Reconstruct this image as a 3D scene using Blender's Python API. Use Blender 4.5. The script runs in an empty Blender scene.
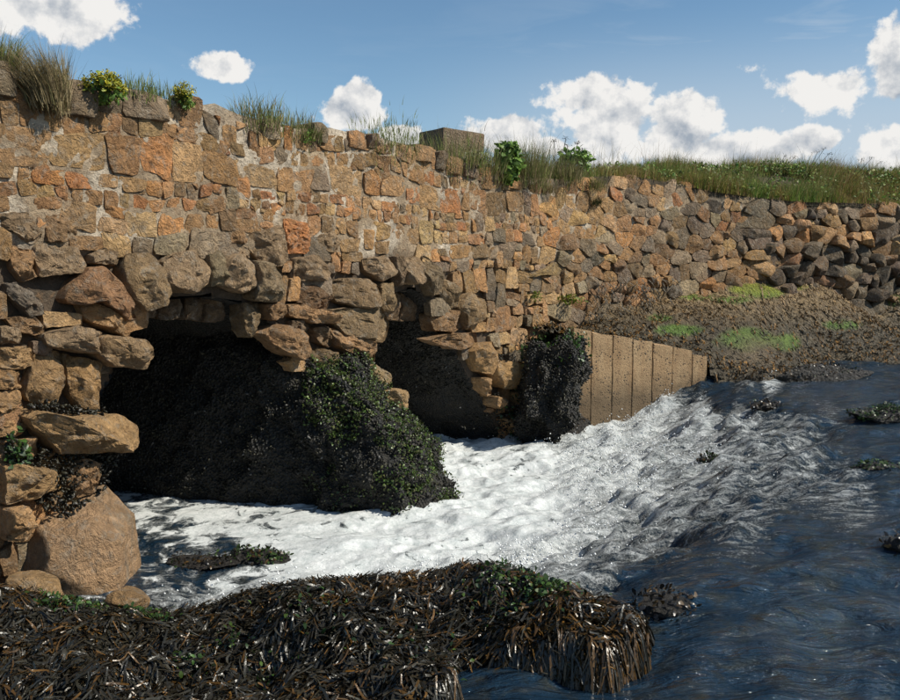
import bpy, bmesh, math, random
import numpy as np

# ------------------------------------------------------------------ camera, sky, sun, exposure
scene = bpy.context.scene
COL = scene.collection
CAMZ = 2.0
FPX = 800.0                                  # focal length in pixels of a 900 px wide picture
TH = math.atan(85.0 / FPX)                   # pitch down: horizon 85 px above the centre
cam_d = bpy.data.cameras.new('camera'); cam = bpy.data.objects.new('camera', cam_d); COL.objects.link(cam)
cam_d.sensor_width = 36.0; cam_d.lens = 36.0 * FPX / 900.0
cam_d.clip_start = 0.05; cam_d.clip_end = 20000
cam.location = (0, 0, CAMZ); cam.rotation_euler = (math.pi / 2 - TH, 0, 0)
scene.camera = cam
scene.view_settings.view_transform = 'Standard'
scene.view_settings.look = 'None'
scene.view_settings.exposure = 0.22
scene.view_settings.gamma = 1.0
scene.view_settings.use_curve_mapping = False

SUN = np.array([0.80, -0.20, 0.74]); SUN /= np.linalg.norm(SUN)
sun_d = bpy.data.lights.new('sun', 'SUN'); sun = bpy.data.objects.new('sun', sun_d); COL.objects.link(sun)
sun_d.energy = 4.7; sun_d.angle = math.radians(0.53); sun_d.color = (1.0, 0.945, 0.82)
from mathutils import Vector
sun.rotation_euler = Vector(SUN).to_track_quat('Z', 'Y').to_euler()
sun.location = (20, -6, 30)


def px_dir(px, py):
    """world direction of a photograph pixel (900 x 700)"""
    px = np.asarray(px, float); py = np.asarray(py, float)
    x = (px - 450) / FPX; y = (py - 350) / FPX
    c, s = math.cos(TH), math.sin(TH)
    return np.stack([x + 0 * y, c - y * s + 0 * x, -s - y * c + 0 * x], -1)


def project(P):
    P = np.asarray(P, float)
    c, s = math.cos(TH), math.sin(TH)
    x = P[..., 0]; y = P[..., 1]; z = P[..., 2] - CAMZ
    d = y * c - z * s; u = y * s + z * c
    d = np.maximum(d, 1e-3)
    return 450 + FPX * x / d, 350 - FPX * u / d


def at_z(px, py, z):
    d = px_dir(px, py)
    t = (np.asarray(z, float) - CAMZ) / d[..., 2]
    P = d * t[..., None]; P[..., 2] += CAMZ
    return P


def nd(t, typ, ins=None, **props):
    n = t.nodes.new(typ)
    for k, v in props.items():
        setattr(n, k, v)
    for k, v in (ins or {}).items():
        if isinstance(v, bpy.types.NodeSocket):
            t.links.new(v, n.inputs[k])
        else:
            n.inputs[k].default_value = v
    return n


def mth(t, op, a, b=0.0, c=0.0, clamp=False):
    return nd(t, 'ShaderNodeMath', {0: a, 1: b, 2: c}, operation=op, use_clamp=clamp).outputs[0]


def mapr(t, v, a, b, c=0.0, d=1.0, smooth=False):
    n = nd(t, 'ShaderNodeMapRange', {0: v, 1: a, 2: b, 3: c, 4: d})
    if smooth: n.interpolation_type = 'SMOOTHSTEP'
    return n.outputs[0]


def mixc(t, f, a, b, blend='MIX'):
    n = nd(t, 'ShaderNodeMix', data_type='RGBA', blend_type=blend)
    for i, v in ((0, f), (6, a), (7, b)):
        if isinstance(v, bpy.types.NodeSocket): t.links.new(v, n.inputs[i])
        else: n.inputs[i].default_value = v if i == 0 else (*v, 1.0) if len(v) == 3 else v
    return n.outputs[2]


def noise(t, vec, scale, detail=4, rough=0.55, dist=0.0):
    return nd(t, 'ShaderNodeTexNoise', {'Vector': vec, 'Scale': scale, 'Detail': detail, 'Roughness': rough, 'Distortion': dist}).outputs[0]


# world: physical sky with cumulus and thin high cloud by direction
world = bpy.data.worlds.new('World'); scene.world = world; world.use_nodes = True
wt = world.node_tree; wt.nodes.clear()
sky = nd(wt, 'ShaderNodeTexSky', sky_type='NISHITA', sun_disc=False)
sky.sun_elevation = math.asin(SUN[2]); sky.sun_rotation = math.atan2(SUN[0], SUN[1])
sky.altitude = 0; sky.air_density = 1.0; sky.dust_density = 0.3; sky.ozone_density = 1.6
tc = nd(wt, 'ShaderNodeTexCoord').outputs['Generated']
sep = nd(wt, 'ShaderNodeSeparateXYZ', {0: tc})
az = mth(wt, 'ARCTAN2', sep.outputs[0], sep.outputs[1])
el = mth(wt, 'ARCSINE', sep.outputs[2])
p2 = nd(wt, 'ShaderNodeCombineXYZ', {0: az, 1: el, 2: 0.0}).outputs[0]
CLOUDS = [(30, 2, 95, 34, 1.0), (222, 66, 30, 12, .85), (350, 112, 34, 22, 1.05), (362, 99, 20, 16, 1.0),
          (402, 137, 26, 11, .9), (505, 134, 44, 18, 1.05), (548, 146, 30, 10, .9), (585, 94, 42, 26, 1.0),
          (606, 124, 56, 38, .85), (682, 122, 42, 29, 1.05), (672, 140, 48, 26, .9), (735, 154, 80, 20, 1.05),
          (775, 152, 36, 15, 1.0), (812, 142, 24, 13, .95), (832, 86, 56, 20, .72), (893, 62, 30, 42, .95),
          (885, 150, 34, 28, .9), (598, 158, 28, 11, .9), (748, 71, 22, 10, .42)]


def wnoise(vec, scale, detail, rough):
    return noise(wt, vec, scale, detail, rough)


def voff(vec, o):
    return nd(wt, 'ShaderNodeVectorMath', {0: vec, 1: o}, operation='ADD').outputs[0]


def fbm(vec):
    a = wnoise(vec, 16.0, 3.0, 0.5)
    b = wnoise(vec, 46.0, 6.0, 0.62)
    return mth(wt, 'ADD', mth(wt, 'MULTIPLY', a, 0.62), mth(wt, 'MULTIPLY', b, 0.38))


field = None
for (cx, cy, rx, ry, w) in CLOUDS:
    d = px_dir(cx, cy); d = d / np.linalg.norm(d)
    a0 = math.atan2(d[0], d[1]); e0 = math.asin(d[2])
    v = nd(wt, 'ShaderNodeVectorMath', {0: p2, 1: (a0, e0, 0)}, operation='SUBTRACT').outputs[0]
    k = math.cos(a0) ** 2 / FPX
    v = nd(wt, 'ShaderNodeVectorMath', {0: v, 1: (1 / (rx * k), 1 / (ry * 1.02 / FPX), 0)}, operation='MULTIPLY').outputs[0]
    l = nd(wt, 'ShaderNodeVectorMath', {0: v}, operation='LENGTH').outputs['Value']
    f = mth(wt, 'MULTIPLY_ADD', l, -w, w)
    field = f if field is None else nd(wt, 'ShaderNodeMath', {0: field, 1: f, 2: 0.12}, operation='SMOOTH_MAX').outputs[0]
# the same kind of scattered cumulus goes on all round, outside the part in view
side = mapr(wt, mth(wt, 'ABSOLUTE', az), 0.56, 0.75, 0, 1, True)
gen = mth(wt, 'MULTIPLY_ADD', wnoise(tc, 4.2, 2.0, 0.5), 4.0, -2.35)
gen = mth(wt, 'SUBTRACT', gen, mapr(wt, el, 0.25, 0.8, 0, 0.5))
gen = mth(wt, 'ADD', mth(wt, 'MULTIPLY', mth(wt, 'ADD', gen, 1.5), side), -1.5)
field = mth(wt, 'MAXIMUM', mth(wt, 'MAXIMUM', field, -1.5), gen)
nz = fbm(p2)
dens = mth(wt, 'ADD', field, mth(wt, 'MULTIPLY_ADD', nz, 2.9, -1.48))
alpha = mapr(wt, dens, -0.05, 0.20, 0, 1, True)
nz2 = fbm(voff(p2, (0.010, 0.016, 0)))
lit = mth(wt, 'SUBTRACT', nz, nz2)
shade = mth(wt, 'MULTIPLY_ADD', lit, 4.6, 0.76)
shade = mth(wt, 'ADD', shade, mapr(wt, dens, 0.2, 1.5, 0.14, -0.16))
shade = mth(wt, 'ADD', shade, mapr(wt, field, 0.15, 0.75, 0.06, -0.04), clamp=True)
ccol = mixc(wt, shade, (0.40, 0.46, 0.54), (1.0, 0.985, 0.96))
sky_c = mixc(wt, 1.0, sky.outputs[0], (0.84, 1.0, 1.03), 'MULTIPLY')
sky_bg = nd(wt, 'ShaderNodeBackground', {'Color': sky_c, 'Strength': 0.098})
cl_bg = nd(wt, 'ShaderNodeBackground', {'Color': ccol, 'Strength': 0.76})
# thin high cloud, drawn out sideways, thicker towards the right-hand horizon
st = nd(wt, 'ShaderNodeVectorMath', {0: p2, 1: (3.2, 17.0, 1.0)}, operation='MULTIPLY').outputs[0]
ci = mapr(wt, noise(wt, st, 1.6, 6, 0.6, 0.6), 0.40, 0.72, 0, 1, True)
ci = mth(wt, 'MULTIPLY', ci, mapr(wt, az, -0.10, 0.40, 0.12, 1.0, True))
ci = mth(wt, 'MULTIPLY', ci, mapr(wt, el, 0.36, 0.18, 0.08, 1.0, True))
hz = mth(wt, 'MULTIPLY', mapr(wt, el, 0.30, 0.11, 0, 0.85, True), mapr(wt, az, -0.12, 0.25, 0.12, 1.0, True))
veil = mth(wt, 'MAXIMUM', mth(wt, 'MULTIPLY', ci, 0.8), hz)
ve_bg = nd(wt, 'ShaderNodeBackground', {'Color': (0.56, 0.66, 0.77, 1), 'Strength': 0.78})
m1 = nd(wt, 'ShaderNodeMixShader', {0: veil, 1: sky_bg.outputs[0], 2: ve_bg.outputs[0]})
m2 = nd(wt, 'ShaderNodeMixShader', {0: alpha, 1: m1.outputs[0], 2: cl_bg.outputs[0]})
nd(wt, 'ShaderNodeOutputWorld', {0: m2.outputs[0]})

# ------------------------------------------------------------------ numeric helpers
random.seed(7); rng = np.random.default_rng(11)


def _hash(ix, iy, iz, seed):
    h = (ix.astype(np.uint32) * np.uint32(374761393) + iy.astype(np.uint32) * np.uint32(668265263)
         + iz.astype(np.uint32) * np.uint32(2147483647) + np.uint32((seed * 974711) & 0xffffffff))
    h = (h ^ (h >> np.uint32(13))) * np.uint32(1274126177)
    h = (h ^ (h >> np.uint32(16))) * np.uint32(2246822519)
    h = h ^ (h >> np.uint32(15))
    return h.astype(np.float64) / 4294967295.0


def vnoise(P, seed=0):
    P = np.asarray(P, float)
    i = np.floor(P).astype(np.int64); f = P - i
    u = f * f * f * (f * (f * 6 - 15) + 10)
    out = 0
    for dx in (0, 1):
        wx = u[:, 0] if dx else 1 - u[:, 0]
        for dy in (0, 1):
            wy = u[:, 1] if dy else 1 - u[:, 1]
            for dz in (0, 1):
                wz = u[:, 2] if dz else 1 - u[:, 2]
                out = out + wx * wy * wz * _hash(i[:, 0] + dx, i[:, 1] + dy, i[:, 2] + dz, seed)
    return out


def fbmn(P, octaves=4, seed=0, gain=0.5):
    P = np.asarray(P, float); a = 1.0; s = 0; n = 0
    for o in range(octaves):
        s = s + a * vnoise(P + 17.3 * o, seed + o); n += a
        P = P * 2.03; a *= gain
    return s / n


def tps(pts, vals, smooth=1e-4):
    pts = np.asarray(pts, float); vals = np.asarray(vals, float); n = len(pts)

    def U(r2): return r2 * np.log(r2 + 1e-12)
    d2 = ((pts[:, None] - pts[None]) ** 2).sum(-1)
    A = np.zeros((n + 3, n + 3)); A[:n, :n] = U(d2) + smooth * np.eye(n)
    A[:n, n] = 1; A[:n, n + 1:] = pts; A[n, :n] = 1; A[n + 1:, :n] = pts.T
    w = np.linalg.solve(A, np.concatenate([vals, np.zeros(3)]))

    def ev(Q):
        Q = np.asarray(Q, float); out = np.empty(len(Q))
        for k in range(0, len(Q), 40000):
            q = Q[k:k + 40000]
            out[k:k + 40000] = U(((q[:, None] - pts[None]) ** 2).sum(-1)) @ w[:n] + w[n] + q @ w[n + 1:]
        return out
    return ev


def idw(pts, vals, p=3.0):
    pts = np.asarray(pts, float); vals = np.asarray(vals, float)

    def ev(Q):
        Q = np.asarray(Q, float); out = np.empty(len(Q))
        for k in range(0, len(Q), 40000):
            w = 1.0 / (((Q[k:k + 40000, None] - pts[None]) ** 2).sum(-1) + 30.0) ** (p / 2)
            out[k:k + 40000] = (w * vals).sum(1) / w.sum(1)
        return out
    return ev


def in_poly(poly, Q):
    poly = np.asarray(poly, float); Q = np.atleast_2d(np.asarray(Q, float))
    ins = np.zeros(len(Q), bool); n = len(poly); j = n - 1
    for i in range(n):
        xi, yi = poly[i]; xj, yj = poly[j]
        c = ((yi > Q[:, 1]) != (yj > Q[:, 1])) & (Q[:, 0] < (xj - xi) * (Q[:, 1] - yi) / (yj - yi + 1e-12) + xi)
        ins ^= c; j = i
    return ins


def sstep(a, b, x):
    t = np.clip((x - a) / (b - a), 0, 1); return t * t * (3 - 2 * t)


def srgb(r, g, b):
    c = np.array([r, g, b], float) / 255.0
    return np.where(c <= 0.04045, c / 12.92, ((c + 0.055) / 1.055) ** 2.4)


# ------------------------------------------------------------------ object helpers
def make_mesh(name, verts, quads=None, tris=None, col=None, smooth=True, sharp=None):
    verts = np.asarray(verts, np.float32)
    me = bpy.data.meshes.new(name)
    q = np.asarray(quads, np.int32).reshape(-1, 4) if quads is not None and len(quads) else np.zeros((0, 4), np.int32)
    t = np.asarray(tris, np.int32).reshape(-1, 3) if tris is not None and len(tris) else np.zeros((0, 3), np.int32)
    me.vertices.add(len(verts)); me.vertices.foreach_set('co', verts.ravel())
    nl = q.size + t.size
    me.loops.add(nl); me.loops.foreach_set('vertex_index', np.concatenate([q.ravel(), t.ravel()]))
    npoly = len(q) + len(t)
    me.polygons.add(npoly)
    starts = np.concatenate([np.arange(len(q)) * 4, q.size + np.arange(len(t)) * 3]).astype(np.int32)
    me.polygons.foreach_set('loop_start', starts)
    me.polygons.foreach_set('use_smooth', np.full(npoly, smooth, bool))
    me.update(calc_edges=True)
    if col is not None:
        col = np.asarray(col, float)
        if col.ndim == 1: col = np.tile(col, (len(verts), 1))
        a = me.color_attributes.new('Col', 'FLOAT_COLOR', 'POINT')
        a.data.foreach_set('color', np.concatenate([col[:, :3], np.ones((len(verts), 1))], 1).astype(np.float32).ravel())
    if smooth and sharp is not None:
        me.set_sharp_from_angle(angle=math.radians(sharp))
    return me


def obj(name, me, mat=None, parent=None, loc=None):
    o = bpy.data.objects.new(name, me); COL.objects.link(o)
    if mat is not None and me is not None: me.materials.append(mat)
    if parent is not None: o.parent = parent
    if loc is not None: o.location = loc
    return o


def tag(o, label=None, cat=None, group=None, kind=None):
    if label: o['label'] = label
    if cat: o['category'] = cat
    if group: o['group'] = group
    if kind: o['kind'] = kind
    return o


def thing(name, loc, label, cat, group=None):
    o = obj(name, None, loc=tuple(float(v) for v in loc)); o.empty_display_size = 0.1
    tag(o, label, cat, group)
    bpy.context.view_layer.update()
    return o


def part(name, verts, quads, tris, mat, parent, col=None, sharp=None, smooth=True, origin=None):
    """mesh from world coordinates under a thing whose empty (or mesh) is only translated"""
    verts = np.asarray(verts, float)
    c = verts.mean(0) if origin is None else np.asarray(origin, float)
    me = make_mesh(name, verts - c, quads, tris, col, smooth, sharp)
    o = obj(name, me, mat)
    base = np.zeros(3); p = parent
    while p is not None:
        base += np.array(p.location); p = p.parent
    o.location = c - base
    if parent is not None: o.parent = parent
    return o


class Acc:
    """collects many small pieces into one mesh"""
    def __init__(s): s.v = []; s.q = []; s.t = []; s.c = []; s.n = 0

    def add(s, v, q=None, t=None, c=None):
        v = np.asarray(v, float); s.v.append(v)
        if q is not None and len(q): s.q.append(np.asarray(q, np.int64).reshape(-1, 4) + s.n)
        if t is not None and len(t): s.t.append(np.asarray(t, np.int64).reshape(-1, 3) + s.n)
        c = np.asarray(c if c is not None else (.3, .3, .3), float)
        s.c.append(np.tile(c, (len(v), 1)) if c.ndim == 1 else c)
        s.n += len(v)

    def get(s):
        return (np.concatenate(s.v), np.concatenate(s.q) if s.q else None, np.concatenate(s.t) if s.t else None, np.concatenate(s.c))


def grid_quads(nu, nv):
    i, j = np.meshgrid(np.arange(nu - 1), np.arange(nv - 1), indexing='ij')
    a = i * nv + j
    return np.stack([a, a + nv, a + nv + 1, a + 1], -1).reshape(-1, 4)


def sample_surface(V, quads, n, r, keep=None):
    """n points with normals on a quad mesh"""
    V = np.asarray(V); q = np.asarray(quads)
    t = np.concatenate([q[:, [0, 1, 2]], q[:, [0, 2, 3]]])
    a, b, c = V[t[:, 0]], V[t[:, 1]], V[t[:, 2]]
    nn = np.cross(b - a, c - a); ar = np.linalg.norm(nn, axis=1)
    w = ar.copy()
    if keep is not None: w = w * keep((a + b + c) / 3)
    idx = r.choice(len(t), n, p=w / w.sum())
    u = r.random(n); v = r.random(n); m = u + v > 1; u[m] = 1 - u[m]; v[m] = 1 - v[m]
    P = a[idx] + u[:, None] * (b - a)[idx] + v[:, None] * (c - a)[idx]
    return P, nn[idx] / (ar[idx][:, None] + 1e-12)


def frames(Nn, r):
    h = r.normal(size=Nn.shape); T = h - (h * Nn).sum(1, keepdims=True) * Nn
    T /= np.linalg.norm(T, axis=1, keepdims=True) + 1e-9
    return T, np.cross(Nn, T)


def mussels(P, Nn, r, size=(.022, .042), dark=True):
    """many small wedge-shaped shells standing on a surface; one mesh"""
    n = len(P); L = r.uniform(*size, n)
    k = 5; ang = np.arange(k) * 2 * np.pi / k
    tpl = [np.array([[0, 0, -.3]])]
    for (h, w, d) in ((.30, .24, .17), (.72, .27, .18)):
        tpl.append(np.stack([np.cos(ang) * w, np.sin(ang) * d, np.full(k, h)], 1))
    tpl.append(np.array([[0, 0, 1.0]])); tpl = np.concatenate(tpl)
    A = Nn + r.normal(size=Nn.shape) * .75; A /= np.linalg.norm(A, axis=1, keepdims=True)
    T, B = frames(A, r)
    V = (P[:, None] + L[:, None, None] * (tpl[None, :, 0:1] * T[:, None] + tpl[None, :, 1:2] * B[:, None] + (tpl[None, :, 2:3] - .1) * A[:, None]))
    tr = []
    for i in range(k):
        j = (i + 1) % k
        tr += [(0, 1 + j, 1 + i), (1 + i, 1 + j, 6 + j), (1 + i, 6 + j, 6 + i), (6 + i, 6 + j, 11)]
    tr = np.array(tr); tris = (tr[None] + (np.arange(n) * 12)[:, None, None]).reshape(-1, 3)
    base = np.array([.011, .0105, .008])[None] + r.random((n, 1)) ** 3 * np.array([.045, .040, .024])
    pale = r.random(n) < .025; base[pale] = r.uniform(.08, .18, (pale.sum(), 1)) * np.array([1, .95, .88])
    return V.reshape(-1, 3), tris, np.repeat(base, 12, 0)


def leaves(P, Nn, r, size, palette, out=0.02):
    """small bent leaf blades on a surface; one mesh"""
    n = len(P); L = r.uniform(size[0], size[1], n); W = L * r.uniform(.45, .75, n)
    A = Nn + r.normal(size=Nn.shape) * .6; A /= np.linalg.norm(A, axis=1, keepdims=True)
    T, B = frames(A, r)
    D = T * r.uniform(.5, 1, (n, 1)) + A * r.uniform(.0, .9, (n, 1)); D /= np.linalg.norm(D, axis=1, keepdims=True)
    O = P + A * (r.random((n, 1)) * out)
    S = np.cross(D, A); S /= np.linalg.norm(S, axis=1, keepdims=True) + 1e-9
    U = np.cross(S, D)
    l = L[:, None]; w = W[:, None]
    V = np.stack([O - S * w * .18, O + S * w * .18, O + D * l * .55 + S * w * .5 + U * l * .12, O + D * l * .55 - S * w * .5 + U * l * .12,
                  O + D * l + S * w * .2 - U * l * .1, O + D * l - S * w * .2 - U * l * .1], 1)
    q = np.array([[0, 1, 2, 3], [3, 2, 4, 5]])
    quads = (q[None] + (np.arange(n) * 6)[:, None, None]).reshape(-1, 4)
    pal = np.asarray(palette)[r.integers(0, len(palette), n)] * r.uniform(.6, 1.35, (n, 1))
    return V.reshape(-1, 3), quads, np.repeat(pal, 6, 0)


# ------------------------------------------------------------------ materials
def new_mat(name):
    m = bpy.data.materials.new(name); m.use_nodes = True
    t = m.node_tree; t.nodes.clear()
    out = nd(t, 'ShaderNodeOutputMaterial')
    b = nd(t, 'ShaderNodeBsdfPrincipled'); t.links.new(b.outputs[0], out.inputs[0])
    return m, t, b


def bump(t, b, h, dist, strength=1.0, normal=None):
    n = nd(t, 'ShaderNodeBump', {'Height': h, 'Distance': dist, 'Strength': strength})
    if normal is not None: t.links.new(normal, n.inputs['Normal'])
    t.links.new(n.outputs[0], b.inputs['Normal']); return n.outputs[0]


def setc(t, b, c):
    if isinstance(c, bpy.types.NodeSocket): t.links.new(c, b.inputs['Base Color'])
    else: b.inputs['Base Color'].default_value = (*c, 1)


def attr_col(t): return nd(t, 'ShaderNodeAttribute', attribute_name='Col').outputs[0]


def stone_material(name, wet=False, lichen=1.0, grain=1.0):
    m, t, b = new_mat(name)
    P = nd(t, 'ShaderNodeNewGeometry').outputs['Position']
    c = attr_col(t)
    n1 = noise(t, P, 5.5, 5, .6, .4); n2 = noise(t, P, 26, 7, .68, .3); n3 = noise(t, P, 130, 4, .7)
    nb = noise(t, voffm(t, P, 3.1), 9, 5, .65, .8)
    c = mixc(t, 1.0, c, graymul(t, mapr(t, n1, .3, .7, 1.04, 1.58)), 'MULTIPLY')
    c = mixc(t, 1.0, c, graymul(t, mapr(t, n2, .28, .72, .70, 1.34)), 'MULTIPLY')
    big = noise(t, P, 1.3, 4, .55, .4)
    c = mixc(t, 1.0, c, graymul(t, mapr(t, big, .3, .7, .80, 1.18)), 'MULTIPLY')
    c = mixc(t, mapr(t, noise(t, voffm(t, P, 1.7), 2.6, 6, .65, .5), .50, .68, 0, .55), c, (.30, .205, .115))     # shared ochre weathering
    rn_ = nd(t, 'ShaderNodeVectorMath', {0: P, 1: (5.0, 5.0, .9)}, operation='MULTIPLY').outputs[0]
    c = mixc(t, mapr(t, noise(t, rn_, 1.5, 6, .68, .3), .57, .70, 0, .45 * lichen), c, (.47, .40, .30))            # lime runs
    c = mixc(t, mapr(t, nb, .50, .64, 0, .40), c, (.30, .18, .078))                 # rusty staining
    c = mixc(t, mapr(t, noise(t, P, 15, 8, .74, .5), .52, .64, 0, .58 * lichen), c, (.44, .385, .31))   # pale lichen
    c = mixc(t, mapr(t, noise(t, voffm(t, P, 7.7), 19, 6, .7, .3), .59, .67, 0, .52), c, (.06, .047, .036))  # dark pits
    c = mixc(t, mapr(t, n3, .3, .7, .30 * grain, 0), c, (.06, .05, .04))
    c = mixc(t, mapr(t, n3, .62, .78, 0, .38 * grain), c, (.58, .50, .40))
    setc(t, b, c)
    b.inputs['Roughness'].default_value = .45 if wet else .88
    b.inputs['Specular IOR Level'].default_value = .5 if wet else .25
    h = mth(t, 'ADD', mth(t, 'MULTIPLY', n2, 1.0), mth(t, 'MULTIPLY', n3, .28))
    h = mth(t, 'ADD', h, mth(t, 'MULTIPLY', noise(t, P, 58, 5, .7, .4), .5))
    rg = mth(t, 'ABSOLUTE', mth(t, 'SUBTRACT', noise(t, P, 8.5, 7, .62, .7), .5))
    h = mth(t, 'ADD', h, mth(t, 'MULTIPLY', mapr(t, rg, 0, .10, 0, 1), .42))
    c2_ = mixc(t, mapr(t, rg, .012, .0, 0, .38), c, (.05, .04, .03)); setc(t, b, c2_)
    bump(t, b, h, .045, 1.0)
    return m


def voffm(t, v, o):
    return nd(t, 'ShaderNodeVectorMath', {0: v, 1: (o, o * .7, -o)}, operation='ADD').outputs[0]


def graymul(t, v):
    return nd(t, 'ShaderNodeCombineColor', {0: v, 1: v, 2: v}).outputs[0]


M = {}
M['stone'] = stone_material('weathered_stone')
M['dry_stone'] = stone_material('dark_wall_stone', lichen=1.0)
M['granite'] = stone_material('granite', lichen=1.0, grain=1.5)

m, t, b = new_mat('lime_mortar')
P = nd(t, 'ShaderNodeNewGeometry').outputs['Position']
c = attr_col(t); n2 = noise(t, P, 30, 7, .7, .3); n1 = noise(t, P, 7, 5, .6, .5)
c = mixc(t, 1.0, c, graymul(t, mapr(t, n1, .3, .7, .55, 1.25)), 'MULTIPLY')
c = mixc(t, mapr(t, n2, .52, .68, 0, .85), c, (.10, .072, .048))
c = mixc(t, mapr(t, noise(t, P, 16, 6, .7, .6), .55, .66, 0, .6), c, (.26, .15, .075))
setc(t, b, c); b.inputs['Roughness'].default_value = .95
bump(t, b, mth(t, 'ADD', n2, mth(t, 'MULTIPLY', noise(t, P, 90, 4, .7), .4)), .035, 1.0)
M['mortar'] = m

m, t, b = new_mat('mussel_rock')
P = nd(t, 'ShaderNodeNewGeometry').outputs['Position']
v = nd(t, 'ShaderNodeTexVoronoi', {'Vector': P, 'Scale': 42.0})
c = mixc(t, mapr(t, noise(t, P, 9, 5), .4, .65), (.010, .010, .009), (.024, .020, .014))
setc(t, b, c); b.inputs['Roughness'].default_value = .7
bump(t, b, v.outputs['Distance'], .03)
M['mussel_rock'] = m

m, t, b = new_mat('mussel_shell'); setc(t, b, attr_col(t)); b.inputs['Roughness'].default_value = .38
b.inputs['Specular IOR Level'].default_value = .28
M['mussel'] = m


def leaf_mat(name, rough, spec, trans=0.0, var=True):
    m, t, b = new_mat(name)
    P = nd(t, 'ShaderNodeNewGeometry').outputs['Position']
    c = attr_col(t)
    if var: c = mixc(t, 1.0, c, graymul(t, mapr(t, noise(t, P, 14, 4), .3, .7, .6, 1.35)), 'MULTIPLY')
    setc(t, b, c); b.inputs['Roughness'].default_value = rough; b.inputs['Specular IOR Level'].default_value = spec
    if trans:
        tr = nd(t, 'ShaderNodeBsdfTranslucent'); t.links.new(c if isinstance(c, bpy.types.NodeSocket) else attr_col(t), tr.inputs[0])
        mx = nd(t, 'ShaderNodeMixShader', {0: trans, 1: b.outputs[0], 2: tr.outputs[0]})
        out = [n for n in t.nodes if n.type == 'OUTPUT_MATERIAL'][0]
        t.links.new(mx.outputs[0], out.inputs[0])
    return m


M['grass'] = leaf_mat('grass_blade', .6, .25, .3)
M['leaf'] = leaf_mat('plant_leaf', .5, .3, .25)
M['weed'] = leaf_mat('seaweed_frond', .33, .5, .05)
M['dry_weed'] = leaf_mat('damp_wrack', .6, .25, .05)
_t = M['weed'].node_tree; _b = [n for n in _t.nodes if n.type == 'BSDF_PRINCIPLED'][0]
bump(_t, _b, noise(_t, nd(_t, 'ShaderNodeNewGeometry').outputs['Position'], 55, 3, .5), .006, .6)
M['green_weed'] = leaf_mat('green_seaweed', .4, .4, .2)
M['stem'] = leaf_mat('dry_stem', .8, .1)

m, t, b = new_mat('soil')
P = nd(t, 'ShaderNodeNewGeometry').outputs['Position']
setc(t, b, mixc(t, noise(t, P, 8, 6, .7), (.03, .028, .014), (.10, .085, .04))); b.inputs['Roughness'].default_value = .95
bump(t, b, noise(t, P, 30, 6, .7), .04)
M['soil'] = m

m, t, b = new_mat('foreshore_ground')
P = nd(t, 'ShaderNodeNewGeometry').outputs['Position']
v = nd(t, 'ShaderNodeTexVoronoi', {'Vector': P, 'Scale': 24.0, 'Randomness': 1.0}); n1 = noise(t, P, 9, 6, .65, .5); n2 = noise(t, P, 45, 6, .7)
c = mixc(t, 1.0, attr_col(t), graymul(t, mapr(t, n1, .3, .7, .5, 1.5)), 'MULTIPLY')
c = mixc(t, 1.0, c, graymul(t, mapr(t, n2, .3, .7, .45, 1.6)), 'MULTIPLY')
setc(t, b, c); b.inputs['Roughness'].default_value = .55
bump(t, b, mth(t, 'ADD', n2, mth(t, 'MULTIPLY', v.outputs['Distance'], .8)), .06)
M['foreshore'] = m

m, t, b = new_mat('pile_concrete')
P = nd(t, 'ShaderNodeNewGeometry').outputs['Position']
v = nd(t, 'ShaderNodeTexVoronoi', {'Vector': P, 'Scale': 30.0, 'Randomness': 1.0})
stk = nd(t, 'ShaderNodeVectorMath', {0: P, 1: (1, 1, .16)}, operation='MULTIPLY').outputs[0]
c = mixc(t, mapr(t, noise(t, stk, 11, 5, .6), .35, .68), (.35, .215, .105), (.50, .345, .19))
c = mixc(t, mapr(t, noise(t, P, 38, 6, .7), .36, .66, .45, 0), c, (.17, .10, .05))
dots = mth(t, 'MULTIPLY', mapr(t, v.outputs['Distance'], .22, .30, 1, 0), mapr(t, noise(t, P, 6, 3), .42, .6, .1, 1))
c = mixc(t, dots, c, (.035, .03, .028))
z = nd(t, 'ShaderNodeSeparateXYZ', {0: P}).outputs[2]
c = mixc(t, mapr(t, mth(t, 'MULTIPLY_ADD', noise(t, P, 14, 4), .30, z), .58, .90, .75, 0), c, (.085, .062, .036))
setc(t, b, c); b.inputs['Roughness'].default_value = .85
bump(t, b, mth(t, 'ADD', noise(t, P, 60, 6, .7), mth(t, 'MULTIPLY', dots, .7)), .015)
M['pile'] = m

# water: dark glossy body, white where the surface carries foam
m, t, b = new_mat('tidal_water')
P = nd(t, 'ShaderNodeNewGeometry').outputs['Position']
fo = nd(t, 'ShaderNodeAttribute', attribute_name='foam').outputs['Fac']
ra = nd(t, 'ShaderNodeAttribute', attribute_name='rapid').outputs['Fac']
fine = noise(t, P, 34, 6, .68, .6); mid = noise(t, P, 9, 5, .6, .8)
rot = nd(t, 'ShaderNodeMapping', {'Vector': P, 'Rotation': (0, 0, math.radians(-27)), 'Scale': (1, 3.6, 1)}).outputs[0]
strk = noise(t, rot, 6.5, 7, .68, .5); vfine = noise(t, P, 85, 4, .7)
blob = noise(t, P, 5.5, 4, .55, .9)
pn = mth(t, 'ADD', mth(t, 'MULTIPLY', fine, .25), mth(t, 'MULTIPLY', blob, .75))
rn = mth(t, 'ADD', mth(t, 'ADD', mth(t, 'MULTIPLY', fine, .20), mth(t, 'MULTIPLY', vfine, .28)), mth(t, 'MULTIPLY', strk, .52))
nm = nd(t, 'ShaderNodeMix', data_type='FLOAT'); t.links.new(ra, nm.inputs[0]); t.links.new(pn, nm.inputs[2]); t.links.new(rn, nm.inputs[3]); nn = nm.outputs[0]
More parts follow.
